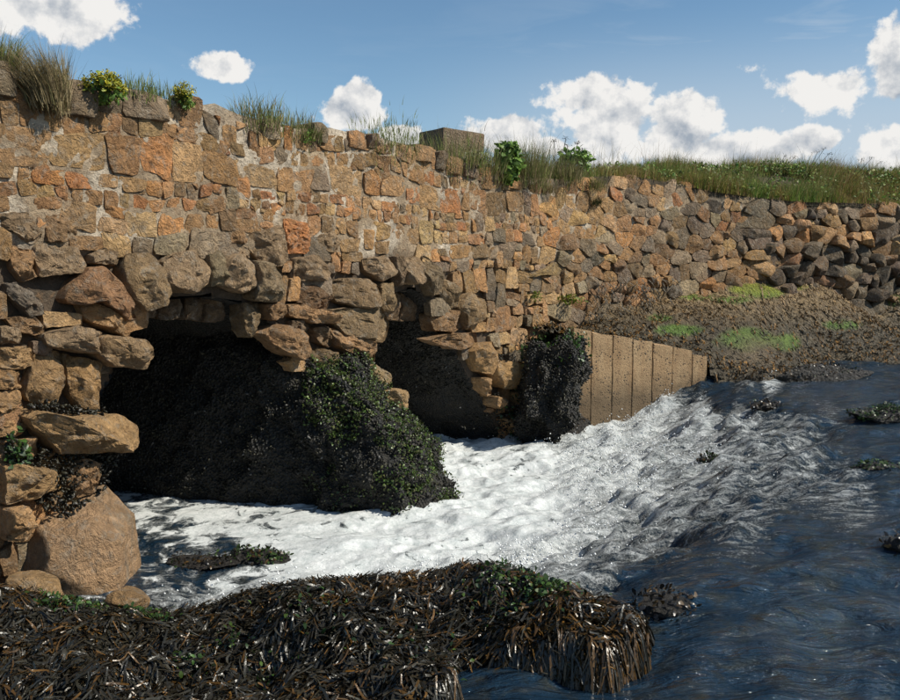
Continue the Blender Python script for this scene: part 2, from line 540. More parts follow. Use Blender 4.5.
fm = mth(t, 'ADD', fo, mth(t, 'MULTIPLY_ADD', nn, 2.5, -1.25))
fm = mth(t, 'ADD', mth(t, 'MULTIPLY', mapr(t, fm, .36, .70, 0, 1, True), mapr(t, ra, 0, 1, .96, .72)), mth(t, 'MULTIPLY', mapr(t, fm, .62, .92, 0, 1, True), mapr(t, ra, 0, 1, .04, .28)))
wv = noise(t, rot, 3.2, 5, .55, .8); wv2 = noise(t, rot, 17, 4, .55, .5)
wcol = mixc(t, mapr(t, mid, .45, .68), (.010, .026, .046), (.026, .030, .028))
cn = noise(t, P, 12, 7, .72, 1.6)
fcol = mixc(t, mapr(t, mth(t, 'ADD', mth(t, 'MULTIPLY', cn, .6), mth(t, 'MULTIPLY', nn, .4)), .36, .58), (.33, .365, .36), (.69, .70, .69))
setc(t, b, mixc(t, fm, wcol, fcol))
t.links.new(mapr(t, fm, 0, 1, .06, .55), b.inputs['Roughness'])
b.inputs['IOR'].default_value = 1.333
hw = mth(t, 'ADD', mth(t, 'MULTIPLY', wv, .13), mth(t, 'MULTIPLY', wv2, .016))
hw = mth(t, 'ADD', hw, mth(t, 'MULTIPLY', noise(t, rot, 48, 2, .5), .0012))
hf = mth(t, 'ADD', mth(t, 'MULTIPLY', fine, mapr(t, ra, 0, 1, .010, .034)), mth(t, 'MULTIPLY', fm, .012))
hh = nd(t, 'ShaderNodeMix', data_type='FLOAT'); t.links.new(fm, hh.inputs[0]); t.links.new(hw, hh.inputs[2]); t.links.new(hf, hh.inputs[3])
bump(t, b, hh.outputs[0], 1.0, .9)
b.inputs['Subsurface Weight'].default_value = 0.0
M['water'] = m

m, t, b = new_mat('spray'); b.inputs['Base Color'].default_value = (.88, .9, .9, 1); b.inputs['Roughness'].default_value = .12
M['spray'] = m

# ------------------------------------------------------------------ wall line in plan
CP = np.array([(-6.2, -.45), (-4.2, 2.36), (-2.6, 4.6), (-1.0, 6.85), (0.5, 8.94), (1.35, 9.98), (2.4, 10.85), (4.2, 11.9), (7.7, 13.6), (12, 15.5), (18, 18), (26, 21)])


def catmull(cp, n=60):
    out = []
    for i in range(1, len(cp) - 2):
        p0, p1, p2, p3 = cp[i - 1], cp[i], cp[i + 1], cp[i + 2]
        u = np.linspace(0, 1, n, endpoint=False)[:, None]
        out.append(.5 * ((2 * p1) + (-p0 + p2) * u + (2 * p0 - 5 * p1 + 4 * p2 - p3) * u ** 2 + (-p0 + 3 * p1 - 3 * p2 + p3) * u ** 3))
    return np.concatenate(out)


WP = catmull(CP); WS = np.concatenate([[0], np.cumsum(np.linalg.norm(np.diff(WP, axis=0), axis=1))])
WA = np.arctan2(WP[:, 0], WP[:, 1])
_tan = np.gradient(WP, axis=0); _tan /= np.linalg.norm(_tan, axis=1, keepdims=True)


def wall_xy(s): return np.stack([np.interp(s, WS, WP[:, 0]), np.interp(s, WS, WP[:, 1])], -1)


def wall_t(s): return np.stack([np.interp(s, WS, _tan[:, 0]), np.interp(s, WS, _tan[:, 1])], -1)


def wall_n(s):
    T = wall_t(s); return np.stack([T[..., 1], -T[..., 0]], -1)


def wall_pt(s, z, off=0.0):
    xy = wall_xy(s) + wall_n(s) * np.asarray(off)[..., None]
    return np.concatenate([xy, np.asarray(z, float)[..., None] + 0 * xy[..., :1]], -1)


def at_wall(px, py):
    """(s, z) on the wall face behind a pixel"""
    d = px_dir(px, py)
    s = np.interp(np.arctan2(d[..., 0], d[..., 1]), WA, WS)
    xy = wall_xy(s); t = np.linalg.norm(xy, axis=-1) / np.linalg.norm(d[..., :2], axis=-1)
    return np.stack([s, CAMZ + t * d[..., 2]], -1)


TOP = np.array([(-120, 40), (-60, 48), (0, 62), (14, 66), (28, 88), (60, 80), (100, 84), (130, 88), (150, 92), (200, 101), (215, 99), (240, 111), (265, 118),
                (290, 125), (330, 124), (350, 129), (375, 133), (400, 140), (425, 146), (450, 156), (480, 166), (500, 173), (530, 174), (560, 177), (600, 174),
                (640, 175), (680, 182), (720, 190), (760, 195), (800, 199), (850, 200), (900, 203), (960, 205), (1100, 208)])
_tp = at_wall(TOP[:, 0], TOP[:, 1])


def top_z(s): return np.interp(s, _tp[:, 0], _tp[:, 1])


def S(px): return float(at_wall(px, 250)[0])


SPLIT = S(548); DRY = S(752); SEND = S(1000); SBEG = S(-110)
ARCH1 = at_wall(*np.array([(84, 640), (90, 500), (97, 410), (126, 362), (131, 322), (150, 302), (215, 296), (262, 308), (280, 335), (288, 380), (291, 520), (291, 640)]).T)
ARCH2 = at_wall(*np.array([(372, 570), (372, 330), (380, 298), (420, 288), (443, 320), (458, 350), (472, 378), (488, 405), (505, 440), (524, 540)]).T)

# ------------------------------------------------------------------ ground sheet and far field
r = np.random.default_rng(3)
g = np.array([(-4000, -4000, -.9), (4000, -4000, -.9), (4000, 4000, -.9), (-4000, 4000, -.9)], float)
tag(obj('ground', make_mesh('ground', g, [[0, 1, 2, 3]]), M['soil']), kind='structure')

# ------------------------------------------------------------------ stones
def chaikin(p, it=1, k=.22):
    for _ in range(it):
        q = np.roll(p, -1, 0); p = np.stack([p * (1 - k) + q * k, p * k + q * (1 - k)], 1).reshape(-1, 2)
    return p


def resample(p, n):
    q = np.vstack([p, p[:1]]); d = np.concatenate([[0], np.cumsum(np.linalg.norm(np.diff(q, axis=0), axis=1))])
    u = np.linspace(0, d[-1], n, endpoint=False)
    return np.stack([np.interp(u, d, q[:, 0]), np.interp(u, d, q[:, 1])], 1)


_tplf = {}


def ring_faces(n, k):
    if (n, k) not in _tplf:
        q = []
        for a in range(k - 1):
            for i in range(n):
                j = (i + 1) % n
                q.append((a * n + i, a * n + j, (a + 1) * n + j, (a + 1) * n + i))
        t = [((k - 1) * n + i, (k - 1) * n + (i + 1) % n, k * n) for i in range(n)]
        _tplf[(n, k)] = (np.array(q), np.array(t))
    return _tplf[(n, k)]


_sid = [0]


def d_unit(V):
    return V[:, :2] / (np.linalg.norm(V[:, :2], axis=1, keepdims=True) + 1e-6)


def stone(poly, proud=.04, back=.10, rough=1.0, off=0.0, n=18, round_=1, chips=3, tilt=.25):
    """poly in (s, z) on the wall face -> world vertices, quads, tris"""
    _sid[0] += 1; sd = _sid[0]; rr = np.random.default_rng(sd * 31 + 5)
    poly = np.asarray(poly, float)
    ar = .5 * np.sum(poly[:, 0] * np.roll(poly[:, 1], -1) - np.roll(poly[:, 0], -1) * poly[:, 1])
    if ar < 0: poly = poly[::-1]; ar = -ar
    p = resample(chaikin(poly, round_, .07), n); c = p.mean(0); d = p - c; R = math.sqrt(ar)
    # uneven outline
    w = fbmn(np.column_stack([p * (3.2 / R), np.full(n, sd * 3.7)]), 3, sd) - .5
    d = d * (1 + .12 * rough * w)[:, None]
    fine_ = n >= 40
    prof = [(.97, -back), (1.0, -.02), (.992, proud * .62), (.955, proud * .92), (.84, proud * 1.0), (.52, proud * 1.02), (.25, proud * 1.02)]
    if fine_:
        pa = np.array(prof); u_ = np.linspace(1, len(pa) - 1, 14); prof = [prof[0]] + [(float(np.interp(k, np.arange(len(pa)), pa[:, 0])), float(np.interp(k, np.arange(len(pa)), pa[:, 1]))) for k in u_]
    rings = []
    tl = rr.normal(size=2) * tilt * proud / R * 1.6
    for k, (sc, h) in enumerate(prof):
        a = d * sc
        hh = np.full(n, h)
        if h > 0: hh = hh + (a @ tl) * min(1, h / proud)
        rings.append(np.column_stack([a, hh]))
    V = np.vstack(rings + [np.array([[0, 0, proud * 1.02]])])
    fr = np.concatenate([np.full(n, float(np.clip(h / (proud * .9), 0, 1))) for _, h in prof] + [np.ones(1)])
    for _ in range(chips):
        ph = rr.uniform(0, 2 * np.pi); g = rr.uniform(.5, 2.0) * proud / R; c0 = proud * rr.uniform(.95, 1.7); g = min(g, .55)
        lim = c0 - g * (V[:, 0] * math.cos(ph) + V[:, 1] * math.sin(ph)) * 1.5
        V[:, 2] = np.where(fr > .4, np.minimum(V[:, 2], np.maximum(lim, .0)), V[:, 2])
    nz = fbmn(V * (2.6 / R) + sd * 5.1, 3, sd + 9) - .5
    V[:, 2] += fr * nz * .42 * rough * min(R * .4, .05 + proud * .3)
    if fine_:
        rg = 1 - np.abs(2 * fbmn(V * 9 + sd, 4, sd + 3, .6) - 1); V[:, 2] += fr * (rg - .8) * .07
        V[:, :2] += d_unit(V) * ((fbmn(V * 14 + sd, 3, sd + 6) - .5) * .035)[:, None]
    V[:, :2] += (np.column_stack([fbmn(V * (4 / R) + sd, 2, sd + 40), fbmn(V * (4 / R) + sd + 50, 2, sd + 80)]) - .5) * R * .06 * rough
    s0 = c[0]; T = wall_t(s0); N = wall_n(s0); o = wall_xy(s0)
    W = np.empty_like(V)
    W[:, :2] = o + V[:, 0:1] * T + (V[:, 2:3] + off) * N
    W[:, 2] = c[1] + V[:, 1]
    q, t = ring_faces(n, len(prof))
    return W, q, t


ORANGE = [srgb(190, 128, 74), srgb(176, 117, 70), srgb(198, 140, 86), srgb(172, 116, 76)]
TAN = [srgb(180, 140, 96), srgb(170, 128, 84), srgb(188, 150, 106), srgb(162, 124, 84)]
GREY = [srgb(142, 122, 102), srgb(130, 112, 94), srgb(152, 130, 108), srgb(122, 106, 92)]
DARK = [srgb(96, 84, 74), srgb(110, 95, 82), srgb(86, 76, 68)]
BROWN = [srgb(162, 120, 78), srgb(146, 110, 72), srgb(172, 128, 84), srgb(134, 104, 74)]


def muted(c, k=.30):
    c = np.array(c) * np.array([1.05, 1.03, .92])
    l = float(np.dot(c, (.3, .55, .15))); return np.array(c) * (1 - k) + np.array([1.06, 1.0, .88]) * l * k


def pick(w, rr):
    pal = [ORANGE, TAN, GREY, DARK, BROWN]; w = np.array(w, float); w /= w.sum()
    p = pal[rr.choice(5, p=w)]; c = p[rr.integers(len(p))]
    return np.clip(muted(c, .12) * rr.uniform(.85, 1.25) * (1 + rr.normal(size=3) * .03), .02, .6)


def stone_colour(px, py, rr):
    if px < 470:
        top = np.interp(px, [0, 200, 400, 500], [62, 101, 140, 172])
        band = np.interp(px, [0, 200, 300, 400, 470], [232, 238, 245, 255, 262])
        if py < top + 22: return pick((.5, 3.0, 1.4, 0, 1.2), rr)
        if py < band:
            f = (py - top) / (band - top)
            return pick((1.1 + 1.3 * sstep(.3, .8, f), 3.2, .35, 0, 2.0), rr)
        if py < 335: return pick((.2, 1.2, 1.8, .2, 2.2), rr)
        return pick((.0, 2.4, .5, .2, 2.4), rr)
    if px < 620:
        if py < 205: return pick((.6, 2.6, 1.3, 0, 1.4), rr)
        if py < 245: return pick((.9, 2.0, 1.1, .05, 1.8), rr)
        return pick((.1, 1.2, 1.4, .3, 2.6), rr)
    if px < 760:
        if py < 205: return pick((.3, 2.0, 2.2, .05, 1.3), rr)
        if py < 250: return pick((.35, 1.5, 2.2, .25, 2.0), rr)
        return pick((.1, .9, 1.6, .7, 2.2), rr)
    if py < 218: return pick((.2, 1.0, 3.0, .4, .8), rr)
    if py < 248: return pick((.45, .7, 1.8, 1.0, 1.4), rr)
    return pick((.08, .1, .8, 3.2, .5), rr)


# --- stones drawn after the photograph (pixel polygons on the wall face), [crop x, crop y, scale]
def cr(ox, oy, k, pts): return [(ox + x / k, oy + y / k) for x, y in pts]


K = 3.887
TR = []   # (name, pixel polygon, proud, offset, colour)
b_, g_, t_, d_, o_ = srgb(142, 108, 76), srgb(138, 114, 90), srgb(166, 128, 88), srgb(110, 90, 72), srgb(172, 110, 64)


def tr(name, ox, oy, pts, proud, off, colr): TR.append((name, cr(ox, oy, K, pts), proud, off, colr))


# left springing and ring of the near arch
tr('voussoir', 0, 180, [(225, 470), (255, 405), (335, 340), (385, 338), (445, 400), (500, 470), (528, 545), (470, 540), (390, 490), (340, 460), (290, 490)], .16, .02, srgb(134, 98, 70))
tr('voussoir', 0, 180, [(300, 480), (345, 455), (400, 500), (480, 545), (512, 585), (500, 615), (420, 590), (330, 545)], .12, .0, t_)
tr('voussoir', 0, 180, [(480, 290), (560, 280), (600, 330), (634, 380), (632, 440), (600, 490), (540, 502), (500, 470), (460, 400), (455, 350)], .17, .02, srgb(132, 108, 80))
tr('stone', 0, 180, [(340, 290), (400, 262), (470, 285), (450, 340), (430, 330), (345, 325)], .06, 0, g_)
tr('voussoir', 0, 180, [(612, 320), (660, 285), (745, 270), (790, 330), (797, 400), (730, 440), (690, 440), (625, 400)], .17, .02, g_)
tr('voussoir', 0, 180, [(795, 290), (840, 272), (866, 320), (850, 410), (805, 418), (792, 350)], .14, .01, srgb(118, 104, 82))
tr('voussoir', 200, 220, [(85, 140), (150, 130), (195, 170), (188, 250), (140, 282), (70, 252), (65, 200)], .17, .02, g_)
tr('voussoir', 200, 220, [(195, 160), (250, 165), (300, 190), (302, 260), (282, 322), (182, 316), (192, 230)], .17, .03, srgb(124, 106, 84))
tr('stone', 200, 220, [(190, 50), (310, 20), (330, 150), (300, 185), (215, 150), (185, 110)], .07, 0, g_)
tr('stone', 200, 220, [(318, -10), (400, 10), (440, 100), (420, 130), (330, 125)], .06, 0, o_)
tr('stone', 200, 220, [(105, 95), (185, 115), (190, 150), (110, 130)], .05, 0, g_)
tr('stone', 200, 220, [(115, 30), (180, 25), (185, 90), (110, 90)], .05, 0, b_)
tr('stone', 200, 220, [(450, 60), (520, 40), (540, 100), (530, 130), (460, 125)], .05, 0, g_)
# inner ring seen below the hanging stones
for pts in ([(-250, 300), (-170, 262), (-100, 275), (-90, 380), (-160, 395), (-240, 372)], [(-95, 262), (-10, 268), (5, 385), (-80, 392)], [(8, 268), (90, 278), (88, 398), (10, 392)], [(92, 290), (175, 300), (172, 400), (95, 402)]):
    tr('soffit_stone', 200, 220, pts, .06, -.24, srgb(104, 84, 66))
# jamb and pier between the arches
tr('stone', 200, 220, [(245, 328), (320, 312), (324, 382), (258, 388)], .10, .0, b_)
tr('stone', 200, 220, [(178, 325), (246, 325), (252, 392), (215, 467), (192, 430)], .08, -.05, srgb(118, 98, 74))
tr('stone', 200, 220, [(222, 440), (300, 400), (372, 430), (397, 510), (382, 547), (300, 512)], .14, .05, b_)
tr('stone', 200, 220, [(363, 150), (440, 132), (492, 205), (460, 237), (360, 232), (357, 190)], .12, .0, g_)
tr('stone', 200, 220, [(363, 272), (430, 250), (512, 310), (490, 347), (430, 347), (365, 312)], .10, .0, srgb(112, 84, 60))
tr('stone', 200, 220, [(330, 330), (370, 325), (490, 362), (490, 402), (420, 397), (335, 372)], .12, .03, b_)
tr('stone', 200, 220, [(350, 390), (400, 385), (430, 420), (400, 440), (350, 425)], .06, 0, d_)
tr('stone', 200, 220, [(498, 242), (560, 225), (640, 228), (692, 270), (672, 332), (600, 342), (530, 322), (503, 280)], .17, .02, srgb(128, 104, 78))
tr('stone', 200, 220, [(498, 347), (600, 335), (690, 340), (717, 400), (692, 477), (640, 467), (560, 452), (498, 402)], .18, .04, srgb(132, 110, 84))
tr('stone', 200, 220, [(690, 245), (740, 240), (762, 300), (742, 357), (690, 352), (680, 300)], .14, .0, srgb(136, 112, 82))
tr('stone', 200, 220, [(490, 422), (560, 432), (657, 482), (657, 548), (590, 552), (520, 492)], .14, .04, b_)
tr('stone', 200, 220, [(430, 420), (488, 412), (517, 472), (500, 495), (450, 475)], .08, .0, srgb(108, 84, 62))
tr('stone', 200, 220, [(583, 560), (640, 558), (687, 590), (682, 632), (620, 642), (583, 612)], .16, .06, srgb(138, 116, 86))
tr('stone', 200, 220, [(400, 490), (470, 500), (560, 520), (580, 600), (500, 620), (420, 580)], .08, .0, srgb(104, 84, 60))
tr('stone', 200, 380, [(608, 30), (700, 28), (757, 36), (757, 106), (690, 122), (655, 82)], .20, .10, srgb(166, 134, 94))
# ring of the second arch
tr('voussoir', 200, 220, [(625, 150), (720, 135), (740, 200), (690, 242), (640, 202)], .12, 0, g_)
tr('voussoir', 200, 220, [(738, 140), (780, 145), (780, 252), (750, 262), (737, 200)], .12, .02, d_)
tr('voussoir', 200, 220, [(785, 150), (830, 143), (862, 200), (852, 247), (790, 252), (781, 200)], .14, .02, g_)
tr('voussoir', 400, 260, [(75, -25), (112, 5), (146, 60), (147, 132), (112, 142), (88, 80)], .14, .01, srgb(124, 106, 84))
tr('voussoir', 400, 260, [(140, 66), (190, 88), (212, 182), (190, 192), (160, 152)], .13, .0, srgb(128, 106, 80))
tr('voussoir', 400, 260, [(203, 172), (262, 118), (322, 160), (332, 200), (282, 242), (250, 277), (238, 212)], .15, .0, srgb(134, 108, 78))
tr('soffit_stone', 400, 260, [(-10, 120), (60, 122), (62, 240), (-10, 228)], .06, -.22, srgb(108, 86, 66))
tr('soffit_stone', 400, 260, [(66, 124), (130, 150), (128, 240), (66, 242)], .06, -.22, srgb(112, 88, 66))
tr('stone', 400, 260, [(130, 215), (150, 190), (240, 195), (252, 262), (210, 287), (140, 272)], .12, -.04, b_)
tr('stone', 400, 260, [(97, 312), (170, 287), (292, 280), (302, 332), (210, 347)], .12, .02, b_)
tr('stone', 400, 260, [(260, 352), (292, 320), (352, 318), (357, 402), (332, 452), (292, 432), (272, 400)], .14, .03, srgb(166, 128, 84))
tr('stone', 400, 260, [(350, 402), (400, 390), (472, 420), (487, 492), (430, 502), (370, 492), (345, 442)], .15, .05, srgb(172, 134, 88))
tr('stone', 400, 260, [(290, 455), (335, 455), (350, 520), (330, 530), (300, 500)], .10, .03, t_)
tr('stone', 400, 260, [(343, 525), (388, 540), (362, 578), (338, 562)], .12, .06, t_)
tr('stone', 400, 260, [(428, 512), (472, 500), (478, 542), (440, 562)], .12, .06, t_)
tr('stone', 400, 260, [(388, 615), (432, 608), (447, 640), (415, 672)], .14, .10, t_)
# left pier
tr('stone', 0, 180, [(25, 400), (60, 395), (150, 460), (162, 522), (110, 530), (60, 480), (25, 440)], .07, 0, srgb(108, 98, 92))
tr('stone', 0, 180, [(130, 250), (290, 258), (332, 330), (300, 362), (150, 375)], .06, 0, g_)
tr('stone', 0, 180, [(45, 255), (128, 272), (142, 372), (90, 395), (50, 340)], .05, 0, b_)
tr('stone', 0, 180, [(-20, 130), (110, 125), (172, 222), (120, 250), (50, 202), (-20, 180)], .05, 0, g_)
tr('stone', 0, 180, [(175, 140), (250, 130), (302, 200), (290, 245), (180, 240)], .05, 0, b_)
tr('stone', 0, 180, [(150, 602), (250, 568), (367, 588), (348, 672), (250, 662), (158, 642)], .17, .03, g_)
tr('stone', 0, 180, [(355, 600), (500, 610), (542, 680), (502, 728), (400, 722), (335, 672)], .22, .04, srgb(140, 112, 82))
tr('stone', 0, 180, [(20, 540), (120, 525), (180, 580), (150, 600), (60, 590)], .05, 0, b_)
tr('stone', 0, 180, [(-10, 570), (70, 575), (80, 635), (-10, 640)], .06, 0, g_)
tr('stone', 0, 340, [(132, 50), (230, 42), (242, 172), (202, 262), (110, 242), (92, 202)], .09, 0, srgb(148, 116, 80))
tr('stone', 0, 340, [(238, 50), (382, 82), (377, 202), (357, 277), (300, 272), (245, 172)], .12, .02, srgb(158, 122, 80))
tr('stone', 0, 340, [(-15, 28), (110, 25), (130, 98), (60, 118), (-15, 110)], .07, 0, srgb(150, 118, 82))
tr('stone', 0, 340, [(-15, 122), (80, 125), (82, 185), (-15, 192)], .06, 0, t_)
tr('stone', 0, 340, [(-15, 202), (70, 192), (86, 262), (50, 287), (-15, 282)], .06, 0, t_)
tr('stone', 0, 340, [(62, 288), (110, 265), (230, 290), (420, 278), (497, 330), (492, 402), (440, 422), (350, 422), (200, 437), (120, 362)], .30, .04, srgb(158, 124, 84))
tr('stone', 0, 340, [(-15, 300), (60, 290), (100, 340), (60, 372), (-15, 375)], .06, 0, t_)
tr('stone', 0, 340, [(-10, 392), (120, 370), (137, 442), (70, 462)], .09, 0, t_)
tr('stone', 0, 340, [(248, 482), (300, 453), (367, 470), (362, 582), (290, 607), (250, 562)], .12, .04, b_)
tr('stone', 0, 340, [(-20, 472), (60, 475), (180, 500), (217, 562), (90, 602), (-20, 632)], .18, .06, srgb(160, 126, 86))
tr('stone', 0, 340, [(-20, 640), (60, 630), (90, 700), (60, 760), (-20, 770)], .18, .06, t_)
TRW = [at_wall(*np.array(p).T) for _, p, *_ in TR]


NOST = at_wall(*np.array([(302, 372), (330, 412), (372, 425), (400, 440), (400, 640), (275, 640), (275, 372)]).T)


def blocked(c, corners):
    if in_poly(NOST, c)[0]: return True
    for A in (ARCH1, ARCH2):
        if in_poly(A, c)[0] or in_poly(A, corners).sum() >= 2: return True
    inner = c + (corners - c) * .62
    for p in TRW + TALL:
        if in_poly(p, c)[0] or in_poly(p, inner).sum() >= 2: return True
    return False


TALL = []
auto = []      # (poly sz, proud, which wall)
rr = np.random.default_rng(21)
# roughly coursed stones of the bridge wall
z = -.15
rows = []
while z < 3.6:
    h = rr.choice([.10, .13, .16, .19, .23], p=[.26, .30, .24, .14, .06]); rows.append((z, z + h)); z += h


def wob(s, zz): return zz + .085 * (fbmn(np.array([[s * 1.3, zz * 2.1, 4.0]]), 2, 2)[0] - .5) * 2 + .02 * (fbmn(np.array([[s * 5, zz * 7.1, 1.0]]), 1, 5)[0] - .5)


for (z0, z1) in rows:
    TALL = TALL + (TALL_NEW if z0 > -.15 else []); TALL_NEW = []
    s = SBEG + rr.uniform(0, .2)
    while s < SPLIT:
        h = z1 - z0
        w = h * rr.choice([.7, .95, 1.2, 1.55, 2.0], p=[.14, .3, .3, .18, .08])
        w = min(max(w, .10), .40)
        e = s + w; k = .16 * min(h, w)
        j = rr.normal(size=(4, 2)) * k * .8
        P4 = np.array([(s, wob(s, z0)), (e, wob(e, z0)), (e, wob(e, z1)), (s, wob(s, z1))]) + j
        tz = top_z((s + e) / 2)
        polys = [P4]
        if rr.random() < .11 and h < .2:
            P4[2:, 1] += h * rr.uniform(.55, .95)
            if not blocked(P4.mean(0), P4): TALL_NEW.append(P4.copy())
        u = rr.random()
        if u < .12 and h > .15:
            a = rr.uniform(.4, .6)
            m0 = P4[0] * (1 - a) + P4[3] * a; m1 = P4[1] * (1 - a) + P4[2] * a
            polys = [np.array([P4[0], P4[1], m1, m0]), np.array([m0, m1, P4[2], P4[3]])]
        elif u < .24:
            # cut a corner, put a small pinning stone in it
            a = rr.uniform(.35, .55); i = rr.integers(4)
            A = P4[i]; B = P4[(i + 1) % 4]; Cc = P4[(i - 1) % 4]
            ab = A * (1 - a) + B * a; ac = A * (1 - a) + Cc * a
            rest = [ac, ab] + [P4[(i + q) % 4] for q in (1, 2, 3)]
            polys = [np.array(rest), np.array([A, ab, ac])]
        for p in polys:
            c = p.mean(0)
            if c[1] > tz - .05: continue
            if (p[:, 1] > tz + .03).any():
                p = p.copy(); p[:, 1] = np.minimum(p[:, 1], tz + rr.uniform(-.03, .03))
            d = p - c; L = np.linalg.norm(d, axis=1, keepdims=True)
            gap = rr.uniform(.001, .008)
            p = c + d * np.maximum(.55, (1 - gap * 1.3 / L))
            if blocked(c, p): continue
            auto.append((p, rr.uniform(.004, .022), 0))
        s = e


# random rubble beyond: Voronoi cells
def voronoi(sites, lim):
    out = []
    for i, c in enumerate(sites):
        poly = np.array([(-lim, -lim), (lim, -lim), (lim, lim), (-lim, lim)]) + c
        d = sites - c; d2 = (d ** 2).sum(1)
        for j in np.argsort(d2)[1:18]:
            mnrm = d[j]; off = d2[j] / 2
            v = (poly - c) @ mnrm - off
            res = []
            for a in range(len(poly)):
                bq = (a + 1) % len(poly)
                if v[a] <= 0: res.append(poly[a])
                if (v[a] <= 0) != (v[bq] <= 0):
                    res.append(poly[a] + (poly[bq] - poly[a]) * (v[a] / (v[a] - v[bq])))
            poly = np.array(res)
            if len(poly) < 3: break
        out.append(poly)
    return out


def rubble(s0, s1, zlo, zhi, size, aspect, which, proud, seed):
    q = np.random.default_rng(seed); sites = []
    for _ in range(9000):
        c = np.array([q.uniform(s0, s1), q.uniform(zlo, zhi)])
        sz = size(c) * q.choice([.5, .75, 1.0, 1.35, 1.7], p=[.25, .25, .25, .15, .10])
        if all(((c[0] - o[0]) / aspect) ** 2 + (c[1] - o[1]) ** 2 > ((sz + o[2]) / 2) ** 2 for o in sites):
            sites.append((c[0], c[1], sz))
    st = np.array([(a / aspect, b) for a, b, _ in sites])
    for p in voronoi(st, .4):
        if len(p) < 3: continue
        p = p.copy(); p[:, 0] *= aspect
        w3 = np.column_stack([p * 3.1, np.full(len(p), seed)]); p = p + (np.column_stack([fbmn(w3, 2, 200), fbmn(w3, 2, 210)]) - .5) * .16
        c = p.mean(0)
        if c[0] < s0 + .02 or c[0] > s1 + .3: continue
        tz = top_z(c[0])
        if c[1] > tz - .06: continue
        p[:, 1] = np.minimum(p[:, 1], tz + q.uniform(-.02, .04))
        d = p - c; L = np.linalg.norm(d, axis=1, keepdims=True)
        p = c + d * np.maximum(.6, (1 - q.uniform(.001, .006) / L))
        if blocked(c, p): continue
        auto.append((p, q.uniform(*proud), which))


rubble(SPLIT - .05, DRY, .2, 3.5, lambda c: .205, 1.55, 1, (.004, .04), 5)
rubble(DRY, SEND, 1.2, 3.5, lambda c: .25 if c[1] < 2.3 else .21, 1.6, 2, (.03, .11), 6)


def pix_area(poly):
    x, y = project(wall_pt(poly[:, 0], poly[:, 1]))
    return abs(.5 * np.sum(x * np.roll(y, -1) - np.roll(x, -1) * y)), x.mean(), y.mean()


# ------------------------------------------------------------------ the bridge and the walls
br_loc = np.append(wall_xy(S(300)), 0.0)
bridge = thing('arched_bridge', br_loc, 'stone bridge wall with two low ragged arches over the foaming water', 'bridge')
rubw_loc = np.append(wall_xy(S(640)), 1.2)
rubwall = thing('rubble_wall', rubw_loc, 'mortared rubble wall of grey and orange stones curving away behind the tan piles', 'wall')
dry_loc = np.append(wall_xy(S(850)), 1.4)
drywall = thing('dry_stone_wall', dry_loc, 'dark dry-laid boulder wall under the grassy bank at the right', 'wall')
WALLS = [bridge, rubwall, drywall]

# cores behind the stones (mortar and packed earth)
def core(name, s0, s1, zlo, parent, ds=.035, openings=()):
    ss = np.arange(s0, s1 + ds, ds); ss[-1] = s1; nz = 80
    U = np.linspace(0, 1, nz)
    sg, ug = np.meshgrid(ss, U, indexing='ij')
    tz = top_z(sg) - .03
    zg = zlo + (tz - zlo) * ug
    s = sg.ravel(); zz = zg.ravel()
    n = fbmn(np.column_stack([s * 6, zz * 6, 0 * s]), 4, 77) - .5
    n2 = fbmn(np.column_stack([s * 22, zz * 22, 0 * s]), 2, 78) - .5
    off = -.001 + n * .016 + n2 * .022
    pxx, pyy = project(wall_pt(s, zz))
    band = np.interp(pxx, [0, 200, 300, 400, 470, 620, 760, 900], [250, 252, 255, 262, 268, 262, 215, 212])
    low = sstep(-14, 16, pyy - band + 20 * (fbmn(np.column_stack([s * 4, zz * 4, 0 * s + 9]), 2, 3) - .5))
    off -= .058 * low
    V = wall_pt(s, zz, off)
    pat = sstep(.44, .64, fbmn(np.column_stack([s * 3.2, zz * 3.2, 0 * s]), 3, 31))
    white = np.array([.60, .50, .38])
    warm = np.array([.42, .31, .20])
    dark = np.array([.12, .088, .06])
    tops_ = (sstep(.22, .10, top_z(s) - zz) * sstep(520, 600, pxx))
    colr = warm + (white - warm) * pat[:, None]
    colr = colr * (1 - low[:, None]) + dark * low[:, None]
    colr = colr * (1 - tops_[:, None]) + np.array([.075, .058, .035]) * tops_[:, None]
    q = grid_quads(len(ss), nz)
    cen = np.column_stack([s, zz])[q].mean(1)
    keep = np.ones(len(q), bool)
    for A in openings: keep &= ~in_poly(A, cen)
    # the thickness: top, back and ends
    nfr = len(V)
    bk = 3.6
    tops = wall_pt(ss, top_z(ss) - .03, np.full(len(ss), -.02)); b1 = wall_pt(ss, top_z(ss) - .03, np.full(len(ss), -bk)); b2 = b1.copy(); b2[:, 2] = zlo
    V2 = np.concatenate([V, V[np.arange(len(ss)) * nz + nz - 1], b1, b2])
    m_ = len(ss); i = np.arange(m_ - 1); a = nfr + i
    q2 = np.concatenate([np.stack([a, a + 1, a + 1 + m_, a + m_], 1), np.stack([a + m_, a + m_ + 1, a + 2 * m_ + 1, a + 2 * m_], 1)])
    colr = np.concatenate([colr, np.tile(dark, (3 * m_, 1))])
    part(name, V2, np.concatenate([q[keep], q2]), None, M['mortar'], parent, colr)


HOLE1 = ARCH1.copy(); HOLE1[-3:, 0] += (.12, .42, .5)
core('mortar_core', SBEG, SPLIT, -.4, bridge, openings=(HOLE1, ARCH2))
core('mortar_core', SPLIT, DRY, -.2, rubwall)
core('earth_core', DRY, SEND + 3, .6, drywall)

